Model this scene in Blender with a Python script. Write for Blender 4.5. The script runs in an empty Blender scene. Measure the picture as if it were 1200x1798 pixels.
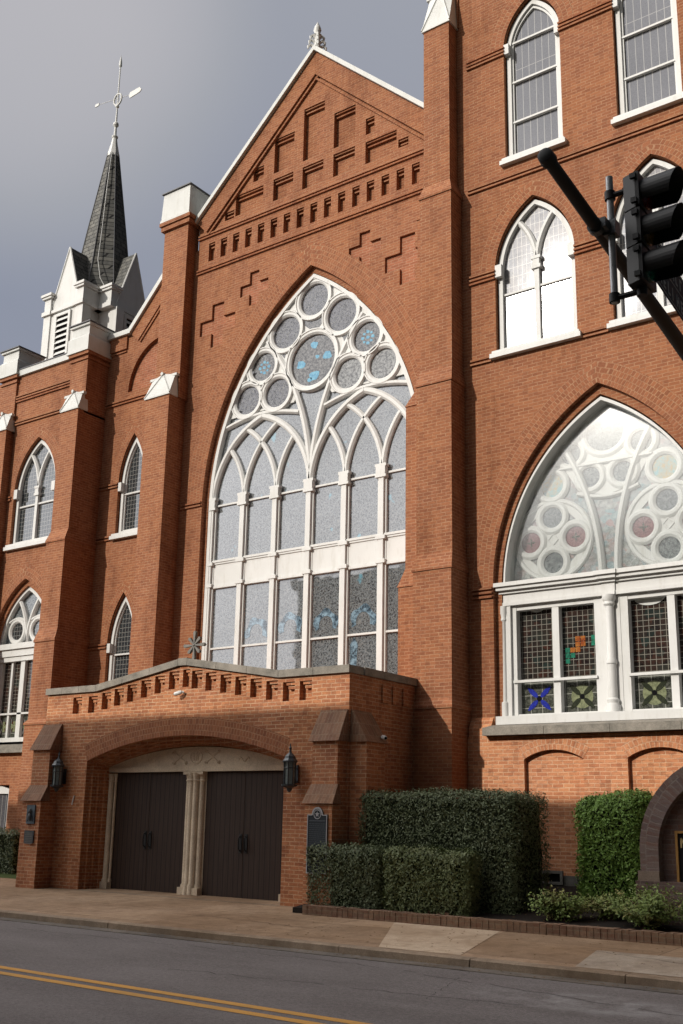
import bpy, bmesh, math, random
from mathutils import Vector, Matrix, noise
from mathutils.geometry import tessellate_polygon
random.seed(7)
S = bpy.context.scene
C = S.collection
R = math.radians
PI = math.pi

# ------------------------------------------------------------------ camera
cam_d = bpy.data.cameras.new('camera'); cam = bpy.data.objects.new('camera', cam_d); C.objects.link(cam); S.camera = cam
ya, pi_, ro = -6.37855176e-01, 2.43129178e-01, 2.21883538e-02
fw = Vector((math.sin(ya)*math.cos(pi_), math.cos(ya)*math.cos(pi_), math.sin(pi_)))
r0 = Vector((math.cos(ya), -math.sin(ya), 0)); u0 = r0.cross(fw)
rt = r0*math.cos(ro)+u0*math.sin(ro); up = -r0*math.sin(ro)+u0*math.cos(ro)
m = Matrix((rt, up, -fw)).transposed().to_4x4(); m.translation = Vector((0, 0, 1.6)); cam.matrix_world = m
cam_d.sensor_fit = 'VERTICAL'; cam_d.sensor_height = 36.0
cam_d.lens = 1907.47*36/1798
cam_d.shift_x = (600-574.48)/1798; cam_d.shift_y = (972.01-899)/1798
cam_d.clip_start = .1; cam_d.clip_end = 3000
S.render.resolution_x = 683; S.render.resolution_y = 1024

# ------------------------------------------------------------------ world and sun
SUNDIR = Vector((-.414, -1, .548)).normalized()       # towards the sun
W = bpy.data.worlds.new('World'); S.world = W; W.use_nodes = True
nt = W.node_tree; nt.nodes.clear()
def wn(t, **k):
    n = nt.nodes.new(t)
    for a, b in k.items(): setattr(n, a, b)
    return n
out = wn('ShaderNodeOutputWorld'); bg = wn('ShaderNodeBackground'); bg.inputs[1].default_value = .1
sky = wn('ShaderNodeTexSky', sky_type='NISHITA', sun_disc=False)
sky.sun_elevation = math.asin(SUNDIR.z); sky.sun_rotation = math.atan2(SUNDIR.x, SUNDIR.y)
tc = wn('ShaderNodeTexCoord')
def dotn(v, lo, hi, a=0., b=1., smooth=True):
    d = wn('ShaderNodeVectorMath', operation='DOT_PRODUCT'); nt.links.new(tc.outputs['Generated'], d.inputs[0]); d.inputs[1].default_value = v
    mr = wn('ShaderNodeMapRange', interpolation_type='SMOOTHSTEP' if smooth else 'LINEAR')
    nt.links.new(d.outputs['Value'], mr.inputs['Value'])
    mr.inputs['From Min'].default_value = lo; mr.inputs['From Max'].default_value = hi
    mr.inputs['To Min'].default_value = a; mr.inputs['To Max'].default_value = b
    return mr.outputs[0]
def wmath(op, a, b):
    n = wn('ShaderNodeMath', operation=op)
    for i, x in enumerate((a, b)):
        if isinstance(x, (int, float)): n.inputs[i].default_value = x
        else: nt.links.new(x, n.inputs[i])
    return n.outputs[0]
def wmix(f, a, b):
    n = wn('ShaderNodeMix', data_type='RGBA')
    for i, x in ((0, f), (6, a), (7, b)):
        if isinstance(x, (int, float)): n.inputs[i].default_value = x
        elif isinstance(x, tuple): n.inputs[i].default_value = x+(1,)
        else: nt.links.new(x, n.inputs[i])
    return n.outputs[2]
nz = wn('ShaderNodeTexNoise'); nt.links.new(tc.outputs['Generated'], nz.inputs['Vector']); nz.inputs['Scale'].default_value = 1.7; nz.inputs['Detail'].default_value = 5; nz.inputs['Roughness'].default_value = .45
nz2 = wn('ShaderNodeTexNoise'); nt.links.new(tc.outputs['Generated'], nz2.inputs['Vector']); nz2.inputs['Scale'].default_value = 4.; nz2.inputs['Detail'].default_value = 7
fac = wmath('ADD', wmath('MULTIPLY', nz.outputs['Fac'], .30), wmath('ADD', dotn((0, 0, 1), .38, .66, -.12, .07, False), dotn((-.651, .427, .627), .972, 1.0, 0., .36)))
cr = wn('ShaderNodeValToRGB'); nt.links.new(fac, cr.inputs[0])
e = cr.color_ramp.elements
e[0].position = .05; e[0].color = (.275, .30, .375, 1); e[1].position = .72; e[1].color = (.57, .55, .57, 1)
e2 = cr.color_ramp.elements.new(.32); e2.color = (.375, .388, .430, 1)
cloud = cr.outputs[0]
over = wmix(dotn((-.66, -.40, .64), .68, .99), cloud, (4.3, 4.2, 4.15))  # bright unseen sky patch added as fill for shaded fronts and paving
dark = wmix(dotn((.97, -.15, .15), -.04, .42), over, (.030, .036, .052))          # unseen dark sky added on the east side to deepen shaded side faces
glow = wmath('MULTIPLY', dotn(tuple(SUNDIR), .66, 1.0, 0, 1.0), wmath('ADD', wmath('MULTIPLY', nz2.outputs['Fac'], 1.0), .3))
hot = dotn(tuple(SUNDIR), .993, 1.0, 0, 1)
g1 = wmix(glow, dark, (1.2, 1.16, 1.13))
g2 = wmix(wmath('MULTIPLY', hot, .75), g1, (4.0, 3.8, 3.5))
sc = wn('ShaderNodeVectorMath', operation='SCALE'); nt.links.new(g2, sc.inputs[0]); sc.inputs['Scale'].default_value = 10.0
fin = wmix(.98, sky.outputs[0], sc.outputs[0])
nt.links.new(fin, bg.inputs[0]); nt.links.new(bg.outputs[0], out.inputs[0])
sd = bpy.data.lights.new('sun', 'SUN'); sd.energy = 3.45; sd.angle = R(.5); sd.color = (1, .93, .83)
so = bpy.data.objects.new('sun', sd); C.objects.link(so); so.rotation_euler = (-SUNDIR).to_track_quat('-Z', 'Y').to_euler()
S.view_settings.view_transform = 'Standard'; S.view_settings.look = 'None'; S.view_settings.exposure = 0; S.view_settings.gamma = 1
S.render.engine = 'CYCLES'

# ------------------------------------------------------------------ materials
class NT:
    def __init__(s, name):
        s.m = bpy.data.materials.new(name); s.m.use_nodes = True; s.t = s.m.node_tree; s.t.nodes.clear()
        s.out = s.n('ShaderNodeOutputMaterial'); s.p = s.n('ShaderNodeBsdfPrincipled'); s.l(s.p.outputs[0], s.out.inputs[0])
        s.g = s.n('ShaderNodeNewGeometry')
    def n(s, t, **k):
        n = s.t.nodes.new(t)
        for a, b in k.items(): setattr(n, a, b)
        return n
    def l(s, a, b): s.t.links.new(a, b)
    def put(s, x, sock):
        if isinstance(x, (int, float)): sock.default_value = x
        elif isinstance(x, tuple): sock.default_value = x+(1,) if len(x) == 3 and sock.type == 'RGBA' else x
        else: s.l(x, sock)
    def math(s, op, a, b=0., c=0.):
        n = s.n('ShaderNodeMath', operation=op)
        s.put(a, n.inputs[0]); s.put(b, n.inputs[1]); s.put(c, n.inputs[2]); return n.outputs[0]
    def mix(s, f, a, b, mode='MIX'):
        n = s.n('ShaderNodeMix', data_type='RGBA', blend_type=mode)
        s.put(f, n.inputs[0]); s.put(a, n.inputs[6]); s.put(b, n.inputs[7]); return n.outputs[2]
    def noise(s, sc, det=4, rough=.5, vec=None, scl=None):
        n = s.n('ShaderNodeTexNoise'); v = vec or s.g.outputs['Position']
        if scl:
            mp = s.n('ShaderNodeVectorMath', operation='MULTIPLY'); s.l(v, mp.inputs[0]); mp.inputs[1].default_value = scl; v = mp.outputs[0]
        s.l(v, n.inputs['Vector']); n.inputs['Scale'].default_value = sc; n.inputs['Detail'].default_value = det; n.inputs['Roughness'].default_value = rough
        return n.outputs['Fac']
    def ramp(s, f, *st):
        n = s.n('ShaderNodeValToRGB'); s.put(f, n.inputs[0]); el = n.color_ramp.elements
        while len(el) < len(st): el.new(.5)
        for e_, (p, c) in zip(el, st):
            e_.position = p; e_.color = (c, c, c, 1) if isinstance(c, (int, float)) else c+(1,)
        return n.outputs[0]
    def bump(s, h, st=.3, dist=.01):
        b = s.n('ShaderNodeBump'); s.put(h, b.inputs['Height']); b.inputs['Strength'].default_value = st; b.inputs['Distance'].default_value = dist
        s.l(b.outputs[0], s.p.inputs['Normal'])
    def sep(s, v=None):
        n = s.n('ShaderNodeSeparateXYZ'); s.l(v or s.g.outputs['Position'], n.inputs[0]); return n.outputs
    def set(s, col=None, rough=.7, spec=.3):
        if col is not None: s.put(col, s.p.inputs['Base Color'])
        s.put(rough, s.p.inputs['Roughness']); s.put(spec, s.p.inputs['Specular IOR Level']); return s.m

def brick_mat(name, c1, c2, mort, uv=False, bw=.213, rh=.0707, ms=.0085, stain=.35, dark=(.16, .06, .035)):
    s = NT(name)
    if uv:
        t = s.n('ShaderNodeTexCoord'); vec = t.outputs['UV']
    else:
        P = s.sep(); N = s.sep(s.g.outputs['True Normal'])
        ny = s.math('GREATER_THAN', s.math('ABSOLUTE', N[0]), .707)
        mx = s.n('ShaderNodeMix', data_type='FLOAT'); s.l(ny, mx.inputs[0]); s.l(P[0], mx.inputs[2]); s.l(P[1], mx.inputs[3])
        nzz = s.math('GREATER_THAN', s.math('ABSOLUTE', N[2]), .8)
        mz = s.n('ShaderNodeMix', data_type='FLOAT'); s.l(nzz, mz.inputs[0]); s.l(P[2], mz.inputs[2]); s.l(P[1], mz.inputs[3])
        cb = s.n('ShaderNodeCombineXYZ'); s.l(mx.outputs[0], cb.inputs[0]); s.l(mz.outputs[0], cb.inputs[1]); vec = cb.outputs[0]
        # slight waviness of the courses
    wb = s.n('ShaderNodeTexNoise'); s.l(vec, wb.inputs['Vector']); wb.inputs['Scale'].default_value = 3.5; wb.inputs['Detail'].default_value = 3
    wv = s.n('ShaderNodeVectorMath', operation='MULTIPLY_ADD'); s.l(wb.outputs['Color'], wv.inputs[0]); wv.inputs[1].default_value = (.05, .022, 0); s.l(vec, wv.inputs[2]); vec = wv.outputs[0]
    bt = s.n('ShaderNodeTexBrick'); s.l(vec, bt.inputs['Vector']); bt.offset = .5; bt.squash = 1.0
    bt.inputs['Scale'].default_value = 1; bt.inputs['Brick Width'].default_value = bw; bt.inputs['Row Height'].default_value = rh
    bt.inputs['Mortar Size'].default_value = ms; bt.inputs['Mortar Smooth'].default_value = .25; bt.inputs['Bias'].default_value = -.15
    bt.inputs['Color1'].default_value = c1+(1,); bt.inputs['Color2'].default_value = c2+(1,); bt.inputs['Mortar'].default_value = mort+(1,)
    # per-region and fine variation
    n1 = s.noise(.8, 5, .6); n2 = s.noise(9, 3, .6, scl=(1, 1, 3)); n3 = s.noise(60, 2)
    raw = s.mix(s.math('MULTIPLY', bt.outputs['Fac'], s.ramp(s.noise(5, 5, .7), (.42, .5), (.66, .0))), bt.outputs['Color'], s.mix(.5, c1, c2))
    cell = s.n('ShaderNodeTexWhiteNoise', noise_dimensions='2D'); fl_ = s.n('ShaderNodeVectorMath', operation='FLOOR'); dv = s.n('ShaderNodeVectorMath', operation='DIVIDE'); s.l(vec, dv.inputs[0]); dv.inputs[1].default_value = (bw/2, rh, 1); s.l(dv.outputs[0], fl_.inputs[0]); s.l(fl_.outputs[0], cell.inputs['Vector'])
    raw = s.mix(s.ramp(cell.outputs['Value'], (.82, 0.), (.92, .30)), raw, dark)
    col = s.mix(s.ramp(n1, (.35, 0.), (.7, 1.)), raw, s.mix(1., raw, (1.06, 1.04, .95), 'MULTIPLY'))
    col = s.mix(s.ramp(n2, (.5, 0.), (.78, .55)), col, dark)
    col = s.mix(s.math('MULTIPLY', s.ramp(s.noise(1.1, 7, .72, scl=(1, 1, .30)), (.50, 0.), (.72, 1.)), stain), col, s.mix(1., col, (.5, .42, .38), 'MULTIPLY'))
    col = s.mix(.35, col, s.mix(1., col, s.ramp(n3, (.3, .65), (.7, 1.25)), 'MULTIPLY'))
    s.bump(s.math('ADD', s.math('MULTIPLY', bt.outputs['Fac'], -1.), s.math('MULTIPLY', n3, .35)), .5, .008)
    return s.set(col, .85, .15)
BR = brick_mat('red_brick', (.318, .128, .064), (.236, .088, .046), (.40, .232, .14), ms=.009, stain=.75)
BRP = brick_mat('porch_brick', (.47, .20, .098), (.32, .122, .063), (.58, .395, .255), stain=.7)
BRA = brick_mat('arch_brick', (.318, .126, .064), (.216, .082, .044), (.40, .235, .14), uv=True, bw=.075, rh=.115, ms=.008, stain=.2)
BRB = brick_mat('salmon_base_brick', (.60, .275, .145), (.45, .175, .09), (.66, .44, .29), stain=.35)
BRBA = brick_mat('salmon_arch_brick', (.58, .265, .14), (.42, .165, .085), (.64, .42, .28), uv=True, bw=.075, rh=.115, ms=.008, stain=.3)
BRD = brick_mat('dark_brick', (.17, .115, .10), (.125, .088, .08), (.20, .16, .14), stain=.5)
BRU = brick_mat('dark_arch_brick', (.20, .15, .135), (.14, .105, .10), (.24, .20, .175), uv=True, bw=.09, rh=.2, ms=.01)
BRC = brick_mat('weathered_brick', (.25, .14, .09), (.17, .10, .07), (.28, .2, .14), bw=.075, rh=.21, stain=.7)

def simple(name, c, rough=.6, spec=.3, n=None, amt=.15, bump=0, bsc=40, metal=0):
    s = NT(name)
    a = s.noise(n or 2.5, 6, .6)
    col = s.mix(s.ramp(a, (.35, 0.), (.75, 1.)), c, tuple(x*(1-amt) for x in c))
    if bump: s.bump(s.noise(bsc, 4), bump, .01)
    s.p.inputs['Metallic'].default_value = metal
    return s.set(col, rough, spec)
WHITE = simple('white_paint', (.60, .59, .56), .45, .35, 1.5, .14, .08, 25)
WHITE2 = simple('white_metal_cap', (.53, .535, .505), .5, .3, 3.5, .22, .15, 3)
GREYTRIM = simple('grey_flashing', (.10, .10, .11), .5)
def painted(name, c, rough, amt):
    s = NT(name); a = s.noise(1.6, 7, .65); d = s.noise(6, 6, .7, scl=(1.2, 1.2, .22)); g = s.noise(28, 4, .7)
    col = s.mix(s.ramp(a, (.38, 0.), (.72, .8)), c, tuple(x*(1-amt) for x in c)); col = s.mix(s.ramp(d, (.52, 0.), (.78, .6)), col, (c[0]*.68, c[1]*.66, c[2]*.60)); col = s.mix(s.ramp(g, (.62, 0.), (.74, .35)), col, (c[0]*.7, c[1]*.69, c[2]*.65))
    s.bump(s.math('ADD', g, s.math('MULTIPLY', d, .5)), .18, .006); return s.set(col, rough, .3)
WHITE = painted('white_paint', (.635, .635, .62), .5, .10)
WHITE2 = painted('white_metal_cap', (.57, .575, .555), .5, .16)
def stone_mat(name, c, c2, sc=3):
    s = NT(name); a = s.noise(sc, 8, .68); b = s.noise(45, 3)
    col = s.mix(s.ramp(a, (.38, 0.), (.68, 1.)), c, c2); col = s.mix(.4, col, s.mix(1., col, s.ramp(b, (.3, .6), (.7, 1.3)), 'MULTIPLY'))
    s.bump(s.noise(30, 5, .7), .35, .01); return s.set(col, .85, .2)
STONE = stone_mat('coping_stone', (.30, .27, .23), (.15, .14, .12), 2.6)
LIME = stone_mat('limestone', (.66, .55, .41), (.48, .39, .29), 2.2)
FOUND = stone_mat('grey_foundation', (.20, .19, .17), (.12, .115, .10), 3)
DARKMETAL = simple('black_metal', (.013, .013, .014), .5, .35, 5, .3)
POLEMETAL = simple('painted_black_pole', (.010, .010, .011), .6, .3, 5, .3)
GALV = simple('galvanised_pipe', (.36, .37, .38), .4, .5, 6, .3, metal=.3)
BRONZE = simple('dark_bronze', (.07, .078, .085), .4, .5, 12, .4, .2, 60, .4)
BLUEPLQ = simple('blue_grey_plaque', (.07, .10, .125), .5, .4, 10, .4, .3, 40)
SILVER = simple('silver_paint', (.40, .40, .41), .45, .4)
GOLD = simple('gold_frame', (.42, .22, .06), .45, .5, 8, .3)
IRONGREY = simple('weathered_iron', (.17, .16, .14), .6, .4, 8, .4)
GLASSBLK = simple('lantern_glass', (.25, .29, .28), .15, .6, 15, .4)
BLACK = simple('dark_interior', (.006, .006, .007), .9, .1)
ROOF = simple('roof_shingle', (.07, .07, .075), .9, .1, 8, .4)

def door_mat():
    s = NT('dark_brown_planks'); P = s.sep()
    fr = s.math('FRACT', s.math('MULTIPLY', P[0], 7.7)); gr = s.math('LESS_THAN', s.math('ABSOLUTE', s.math('SUBTRACT', fr, .5)), .45)
    n = s.noise(12, 5, .6, scl=(3, 1, .15))
    c = s.mix(s.ramp(n, (.3, 0.), (.7, 1.)), (.032, .019, .014), (.050, .030, .022)); c = s.mix(gr, (.008, .006, .006), c)
    s.bump(gr, .6, .006); return s.set(c, .65, .25)
DOOR = door_mat()

def slate():
    s = NT('spire_slate'); P = s.sep(); N = s.sep(s.g.outputs['True Normal'])
    a = s.n('ShaderNodeMath', operation='ARCTAN2'); s.l(N[1], a.inputs[0]); s.l(N[0], a.inputs[1])
    u = s.math('ADD', s.math('SUBTRACT', s.math('MULTIPLY', P[0], 1.), s.math('MULTIPLY', P[1], .7)), s.math('MULTIPLY', a.outputs[0], .37))
    cb = s.n('ShaderNodeCombineXYZ'); s.l(u, cb.inputs[0]); s.l(P[2], cb.inputs[1])
    bt = s.n('ShaderNodeTexBrick'); s.l(cb.outputs[0], bt.inputs['Vector']); bt.inputs['Scale'].default_value = 1
    bt.inputs['Brick Width'].default_value = .26; bt.inputs['Row Height'].default_value = .165; bt.inputs['Mortar Size'].default_value = .011; bt.inputs['Mortar Smooth'].default_value = .3
    bt.inputs['Color1'].default_value = (.165, .16, .145, 1); bt.inputs['Color2'].default_value = (.10, .10, .095, 1); bt.inputs['Mortar'].default_value = (.022, .022, .022, 1)
    saw = s.math('FRACT', s.math('DIVIDE', P[2], .165))
    c = s.mix(.5, bt.outputs['Color'], s.mix(1., bt.outputs['Color'], s.ramp(s.noise(7, 5, .7), (.3, .5), (.7, 1.4)), 'MULTIPLY'))
    s.bump(s.math('ADD', s.math('MULTIPLY', bt.outputs['Fac'], -1.), s.math('MULTIPLY', saw, -.8)), .6, .02)
    return s.set(c, .8, .2)
SLATE = slate()

def glaze(name, dk, lt, refl, rough, speck=90, blue=None, came=None, lead=None, leadcol=(.45, .45, .43), tint=None, wav=.02):
    """stained glass behind a reflecting outer pane"""
    s = NT(name); P = s.sep()
    f = s.ramp(s.noise(speck, 3, .8), (.38, 0.), (.62, 1.)); c = s.mix(f, dk, lt)
    c = s.mix(s.ramp(s.noise(3, 4), (.35, 0.), (.7, .5)), c, s.mix(1., c, (1.35, 1.33, 1.28), 'MULTIPLY'))
    if tint:
        v = s.n('ShaderNodeTexVoronoi'); s.l(s.g.outputs['Position'], v.inputs['Vector']); v.inputs['Scale'].default_value = tint[0]
        hs = s.n('ShaderNodeSeparateColor'); s.l(v.outputs['Color'], hs.inputs[0])
        c = s.mix(s.math('MULTIPLY', hs.outputs[0], tint[3]), c, s.mix(hs.outputs[1], tint[1], tint[2]))
    if lead:
        du, dz, w = lead
        gx = s.math('LESS_THAN', s.math('FRACT', s.math('DIVIDE', P[0], du)), w/du); gz = s.math('LESS_THAN', s.math('FRACT', s.math('DIVIDE', P[2], dz)), w/dz)
        c = s.mix(s.math('MAXIMUM', gx, gz), c, leadcol)
    if came:
        v2 = s.n('ShaderNodeTexVoronoi', feature='DISTANCE_TO_EDGE'); s.l(s.g.outputs['Position'], v2.inputs['Vector']); v2.inputs['Scale'].default_value = came[0]
        c = s.mix(s.math('LESS_THAN', v2.outputs['Distance'], came[1]), c, came[2])
    if blue:
        b = s.ramp(s.noise(blue[0], 2, .5, scl=(1, 0, 1)), (blue[1], 0.), (blue[1]+.05, 1.))
        c = s.mix(s.math('MULTIPLY', b, blue[2]), c, blue[3])
    s.set(c, .6, .04)
    gl = s.n('ShaderNodeBsdfGlossy'); gl.inputs['Color'].default_value = (.93, .95, 1, 1); gl.inputs['Roughness'].default_value = rough
    bp = s.n('ShaderNodeBump'); bp.inputs['Strength'].default_value = wav*5; bp.inputs['Distance'].default_value = .02; s.l(s.noise(1.6, 2), bp.inputs['Height']); s.l(bp.outputs[0], gl.inputs['Normal'])
    fr = s.n('ShaderNodeFresnel'); fr.inputs['IOR'].default_value = 1.5
    mf = s.math('ADD', refl, fr.outputs[0]); ms = s.n('ShaderNodeMixShader'); s.l(mf, ms.inputs[0]); s.l(s.p.outputs[0], ms.inputs[1]); s.l(gl.outputs[0], ms.inputs[2])
    s.l(ms.outputs[0], s.out.inputs[0]); return s.m
G_BIG = glaze('frosted_stained_glass', (.012, .014, .017), (.185, .205, .22), .18, .03, 22, (2.3, .69, .6, (.13, .38, .50)), (14, .05, (.20, .21, .21)))
G_CIRC = glaze('rose_glass', (.006, .008, .014), (.15, .155, .185), .03, .03, 17, None, (20, .07, (.20, .20, .20)))
G_CIRCB = glaze('blue_rose_glass', (.02, .021, .024), (.20, .20, .20), .05, .03, 15)
G_CIRCL = glaze('pale_rose_glass', (.05, .052, .055), (.30, .31, .31), .05, .03, 15)
G_HOOD = glaze('pale_blue_glass', (.03, .05, .07), (.22, .33, .42), .12, .03, 9)
G_BLUE = glaze('sky_blue_glass', (.05, .22, .38), (.14, .36, .48), .05, .03, 12)
G_TOP = glaze('pale_leaded_glass', (.055, .055, .062), (.10, .10, .11), .08, .03, 30, lead=(.16, 3., .012), leadcol=(.34, .33, .31))
G_MID = glaze('pearly_leaded_glass', (.09, .09, .10), (.20, .195, .195), .085, .045, 14, lead=(.105, .22, .012), leadcol=(.50, .48, .44), tint=(5, (.30, .25, .22), (.22, .24, .30), .5))
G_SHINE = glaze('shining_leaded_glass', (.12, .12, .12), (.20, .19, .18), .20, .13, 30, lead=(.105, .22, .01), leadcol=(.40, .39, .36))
G_TR = glaze('tracery_glass', (.16, .17, .17), (.42, .43, .42), .06, .05, 12, tint=(9, (.42, .17, .16), (.15, .36, .42), .6))
G_PINK = glaze('pink_round_glass', (.14, .06, .07), (.30, .16, .17), .03, .05, 30)
G_GREY = glaze('grey_round_glass', (.03, .04, .05), (.22, .24, .25), .03, .05, 26)
G_AMB = glaze('amber_blue_round_glass', (.42, .28, .10), (.16, .36, .40), .08, .05, 7)
G_LEAD = glaze('dark_leaded_glass', (.006, .004, .004), (.022, .014, .012), .0, .03, 8, lead=(.107, .105, .0105), leadcol=(.22, .21, .18), tint=(7, (.07, .022, .012), (.015, .04, .035), .6))
G_LEADS = glaze('small_leaded_glass', (.010, .012, .014), (.035, .045, .05), .07, .05, 30, lead=(.115, .125, .014), leadcol=(.20, .20, .19))
G_QUAR = glaze('floral_glass', (.015, .017, .013), (.09, .095, .08), .01, .05, 30, lead=(.24, .24, .012), leadcol=(.3, .3, .27))
BLUEGL = glaze('cobalt_glass', (.012, .018, .20), (.02, .035, .33), .05, .1, 20)
GREENGL = glaze('pale_green_glass', (.11, .125, .07), (.22, .24, .14), .05, .1, 20)
DKGL = glaze('dark_green_glass', (.012, .018, .01), (.03, .035, .02), .05, .1, 20)
ORGL = glaze('orange_glass', (.22, .05, .012), (.36, .15, .03), .05, .1, 6)
TEALGL = glaze('teal_glass', (.01, .09, .055), (.02, .19, .12), .05, .1, 20)

def asphalt():
    s = NT('asphalt'); P = s.sep(); a = s.noise(120, 3, .7); b = s.noise(.9, 6, .6, scl=(.5, 1, 1)); v = s.n('ShaderNodeTexVoronoi'); s.l(s.g.outputs['Position'], v.inputs['Vector']); v.inputs['Scale'].default_value = 70
    c = s.mix(s.ramp(b, (.35, 0.), (.7, 1.)), (.125, .112, .108), (.165, .150, .146)); c = s.mix(.75, c, s.mix(1., c, s.ramp(a, (.3, .45), (.72, 1.7)), 'MULTIPLY')); c = s.mix(.6, c, s.mix(1., c, s.ramp(s.noise(26, 5, .8), (.34, .55), (.68, 1.5)), 'MULTIPLY')); c = s.mix(s.ramp(s.noise(.5, 4, .6, scl=(.25, 1.4, 1)), (.5, 0.), (.7, .5)), c, s.mix(1., c, (.78, .77, .77), 'MULTIPLY'))
    # pale scuffed patch of old cement by the kerb
    dx = s.math('DIVIDE', s.math('ADD', P[0], 4.75), 1.5); dy = s.math('DIVIDE', s.math('SUBTRACT', P[1], 11.0), .75)
    r = s.math('ADD', s.math('MULTIPLY', dx, dx), s.math('MULTIPLY', dy, dy)); k = s.math('MULTIPLY', s.ramp(r, (.1, 1.), (1., 0.)), s.ramp(s.noise(2.4, 6, .7), (.42, 0.), (.66, .75)))
    c = s.mix(k, c, (.30, .295, .29)); s.bump(s.math('ADD', a, v.outputs['Distance']), .5, .006); return s.set(c, .85, .25)
ASPH = asphalt()
def concrete(name, c1, c2, slab=None):
    s = NT(name); a = s.noise(70, 4, .7); b = s.noise(1.1, 7, .65); d = s.noise(5, 5, .6)
    c = s.mix(s.ramp(b, (.34, 0.), (.68, 1.)), c1, c2); c = s.mix(.5, c, s.mix(1., c, s.ramp(a, (.3, .65), (.7, 1.35)), 'MULTIPLY')); c = s.mix(s.ramp(s.noise(.45, 5, .6), (.42, 0.), (.62, .8)), c, s.mix(1., c, (.72, .66, .60), 'MULTIPLY')); c = s.mix(s.ramp(d, (.48, 0.), (.75, .7)), c, s.mix(1., c, (.58, .53, .48), 'MULTIPLY')); c = s.mix(.5, c, s.mix(1., c, s.ramp(s.noise(20, 4, .8), (.35, .7), (.68, 1.3)), 'MULTIPLY'))
    if slab:
        P = s.sep(); cb = s.n('ShaderNodeCombineXYZ'); s.l(P[0], cb.inputs[0]); s.l(P[1], cb.inputs[1])
        bt = s.n('ShaderNodeTexBrick'); s.l(cb.outputs[0], bt.inputs['Vector']); bt.offset = 0; bt.inputs['Scale'].default_value = 1; bt.inputs['Brick Width'].default_value = slab[0]; bt.inputs['Row Height'].default_value = slab[1]
        bt.inputs['Mortar Size'].default_value = .008; bt.inputs['Color1'].default_value = (1.12, 1.1, 1.06, 1); bt.inputs['Color2'].default_value = (.8, .76, .7, 1); bt.inputs['Mortar'].default_value = (.45, .42, .4, 1)
        c = s.mix(1., c, bt.outputs['Color'], 'MULTIPLY')
    s.bump(a, .4, .006); return s.set(c, .9, .15)
PAVE = concrete('brown_pavement', (.40, .29, .20), (.30, .215, .15), (2.6, 1.45))
PAVE2 = concrete('pale_concrete_patch', (.52, .41, .30), (.46, .36, .26))
PAVE3 = concrete('grey_concrete_patch', (.42, .36, .29), (.35, .30, .245))
KERB = concrete('kerb_concrete', (.34, .26, .185), (.20, .155, .115))
GUTTER = concrete('gutter_concrete', (.20, .175, .15), (.10, .09, .08))
SOIL = concrete('bed_soil', (.03, .024, .02), (.018, .015, .013))
def paint():
    s = NT('yellow_road_paint'); c = s.mix(s.ramp(s.noise(50, 4, .8), (.32, 1.), (.44, 0.)), (.55, .29, .07), (.14, .11, .08)); c = s.mix(s.ramp(s.noise(3, 5), (.4, 0.), (.7, .5)), c, (.36, .22, .08)); return s.set(c, .75, .2)
YELL = paint()
def leaf_mat(name, a, b, c_):
    s = NT(name); o = s.n('ShaderNodeObjectInfo'); f = s.noise(3.0, 3); g = s.noise(38, 1)
    c = s.mix(s.ramp(g, (.35, 0.), (.65, 1.)), a, b); c = s.mix(s.ramp(f, (.5, 0.), (.75, .7)), c, c_)
    s.p.inputs['Subsurface Weight'].default_value = 0; return s.set(c, .55, .35)
L_DARK = leaf_mat('dark_hedge_leaf', (.085, .11, .05), (.14, .17, .08), (.16, .18, .10))
L_GREEN = leaf_mat('green_bush_leaf', (.11, .21, .035), (.20, .33, .06), (.16, .28, .05))
L_SHRUB = leaf_mat('shrub_leaf', (.13, .19, .045), (.20, .26, .06), (.34, .19, .08))
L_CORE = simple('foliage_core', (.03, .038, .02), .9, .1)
GRASS = simple('lawn_green', (.06, .085, .025), .9, .1, 20, .5, .4, 60)

def storm():
    s = NT('storm_pane'); tr = s.n('ShaderNodeBsdfTransparent'); tr.inputs[0].default_value = (.97, .98, .98, 1)
    gl = s.n('ShaderNodeBsdfGlossy'); gl.inputs['Roughness'].default_value = .13; df = s.n('ShaderNodeBsdfDiffuse'); df.inputs[0].default_value = (.75, .82, .82, 1)
    m1 = s.n('ShaderNodeMixShader'); s.put(s.ramp(s.noise(2.2, 5), (.3, .02), (.75, .06)), m1.inputs[0]); s.l(tr.outputs[0], m1.inputs[1]); s.l(df.outputs[0], m1.inputs[2])
    m2 = s.n('ShaderNodeMixShader'); m2.inputs[0].default_value = .10; s.l(m1.outputs[0], m2.inputs[1]); s.l(gl.outputs[0], m2.inputs[2]); s.l(m2.outputs[0], s.out.inputs[0]); return s.m
STORM = storm()
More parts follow.
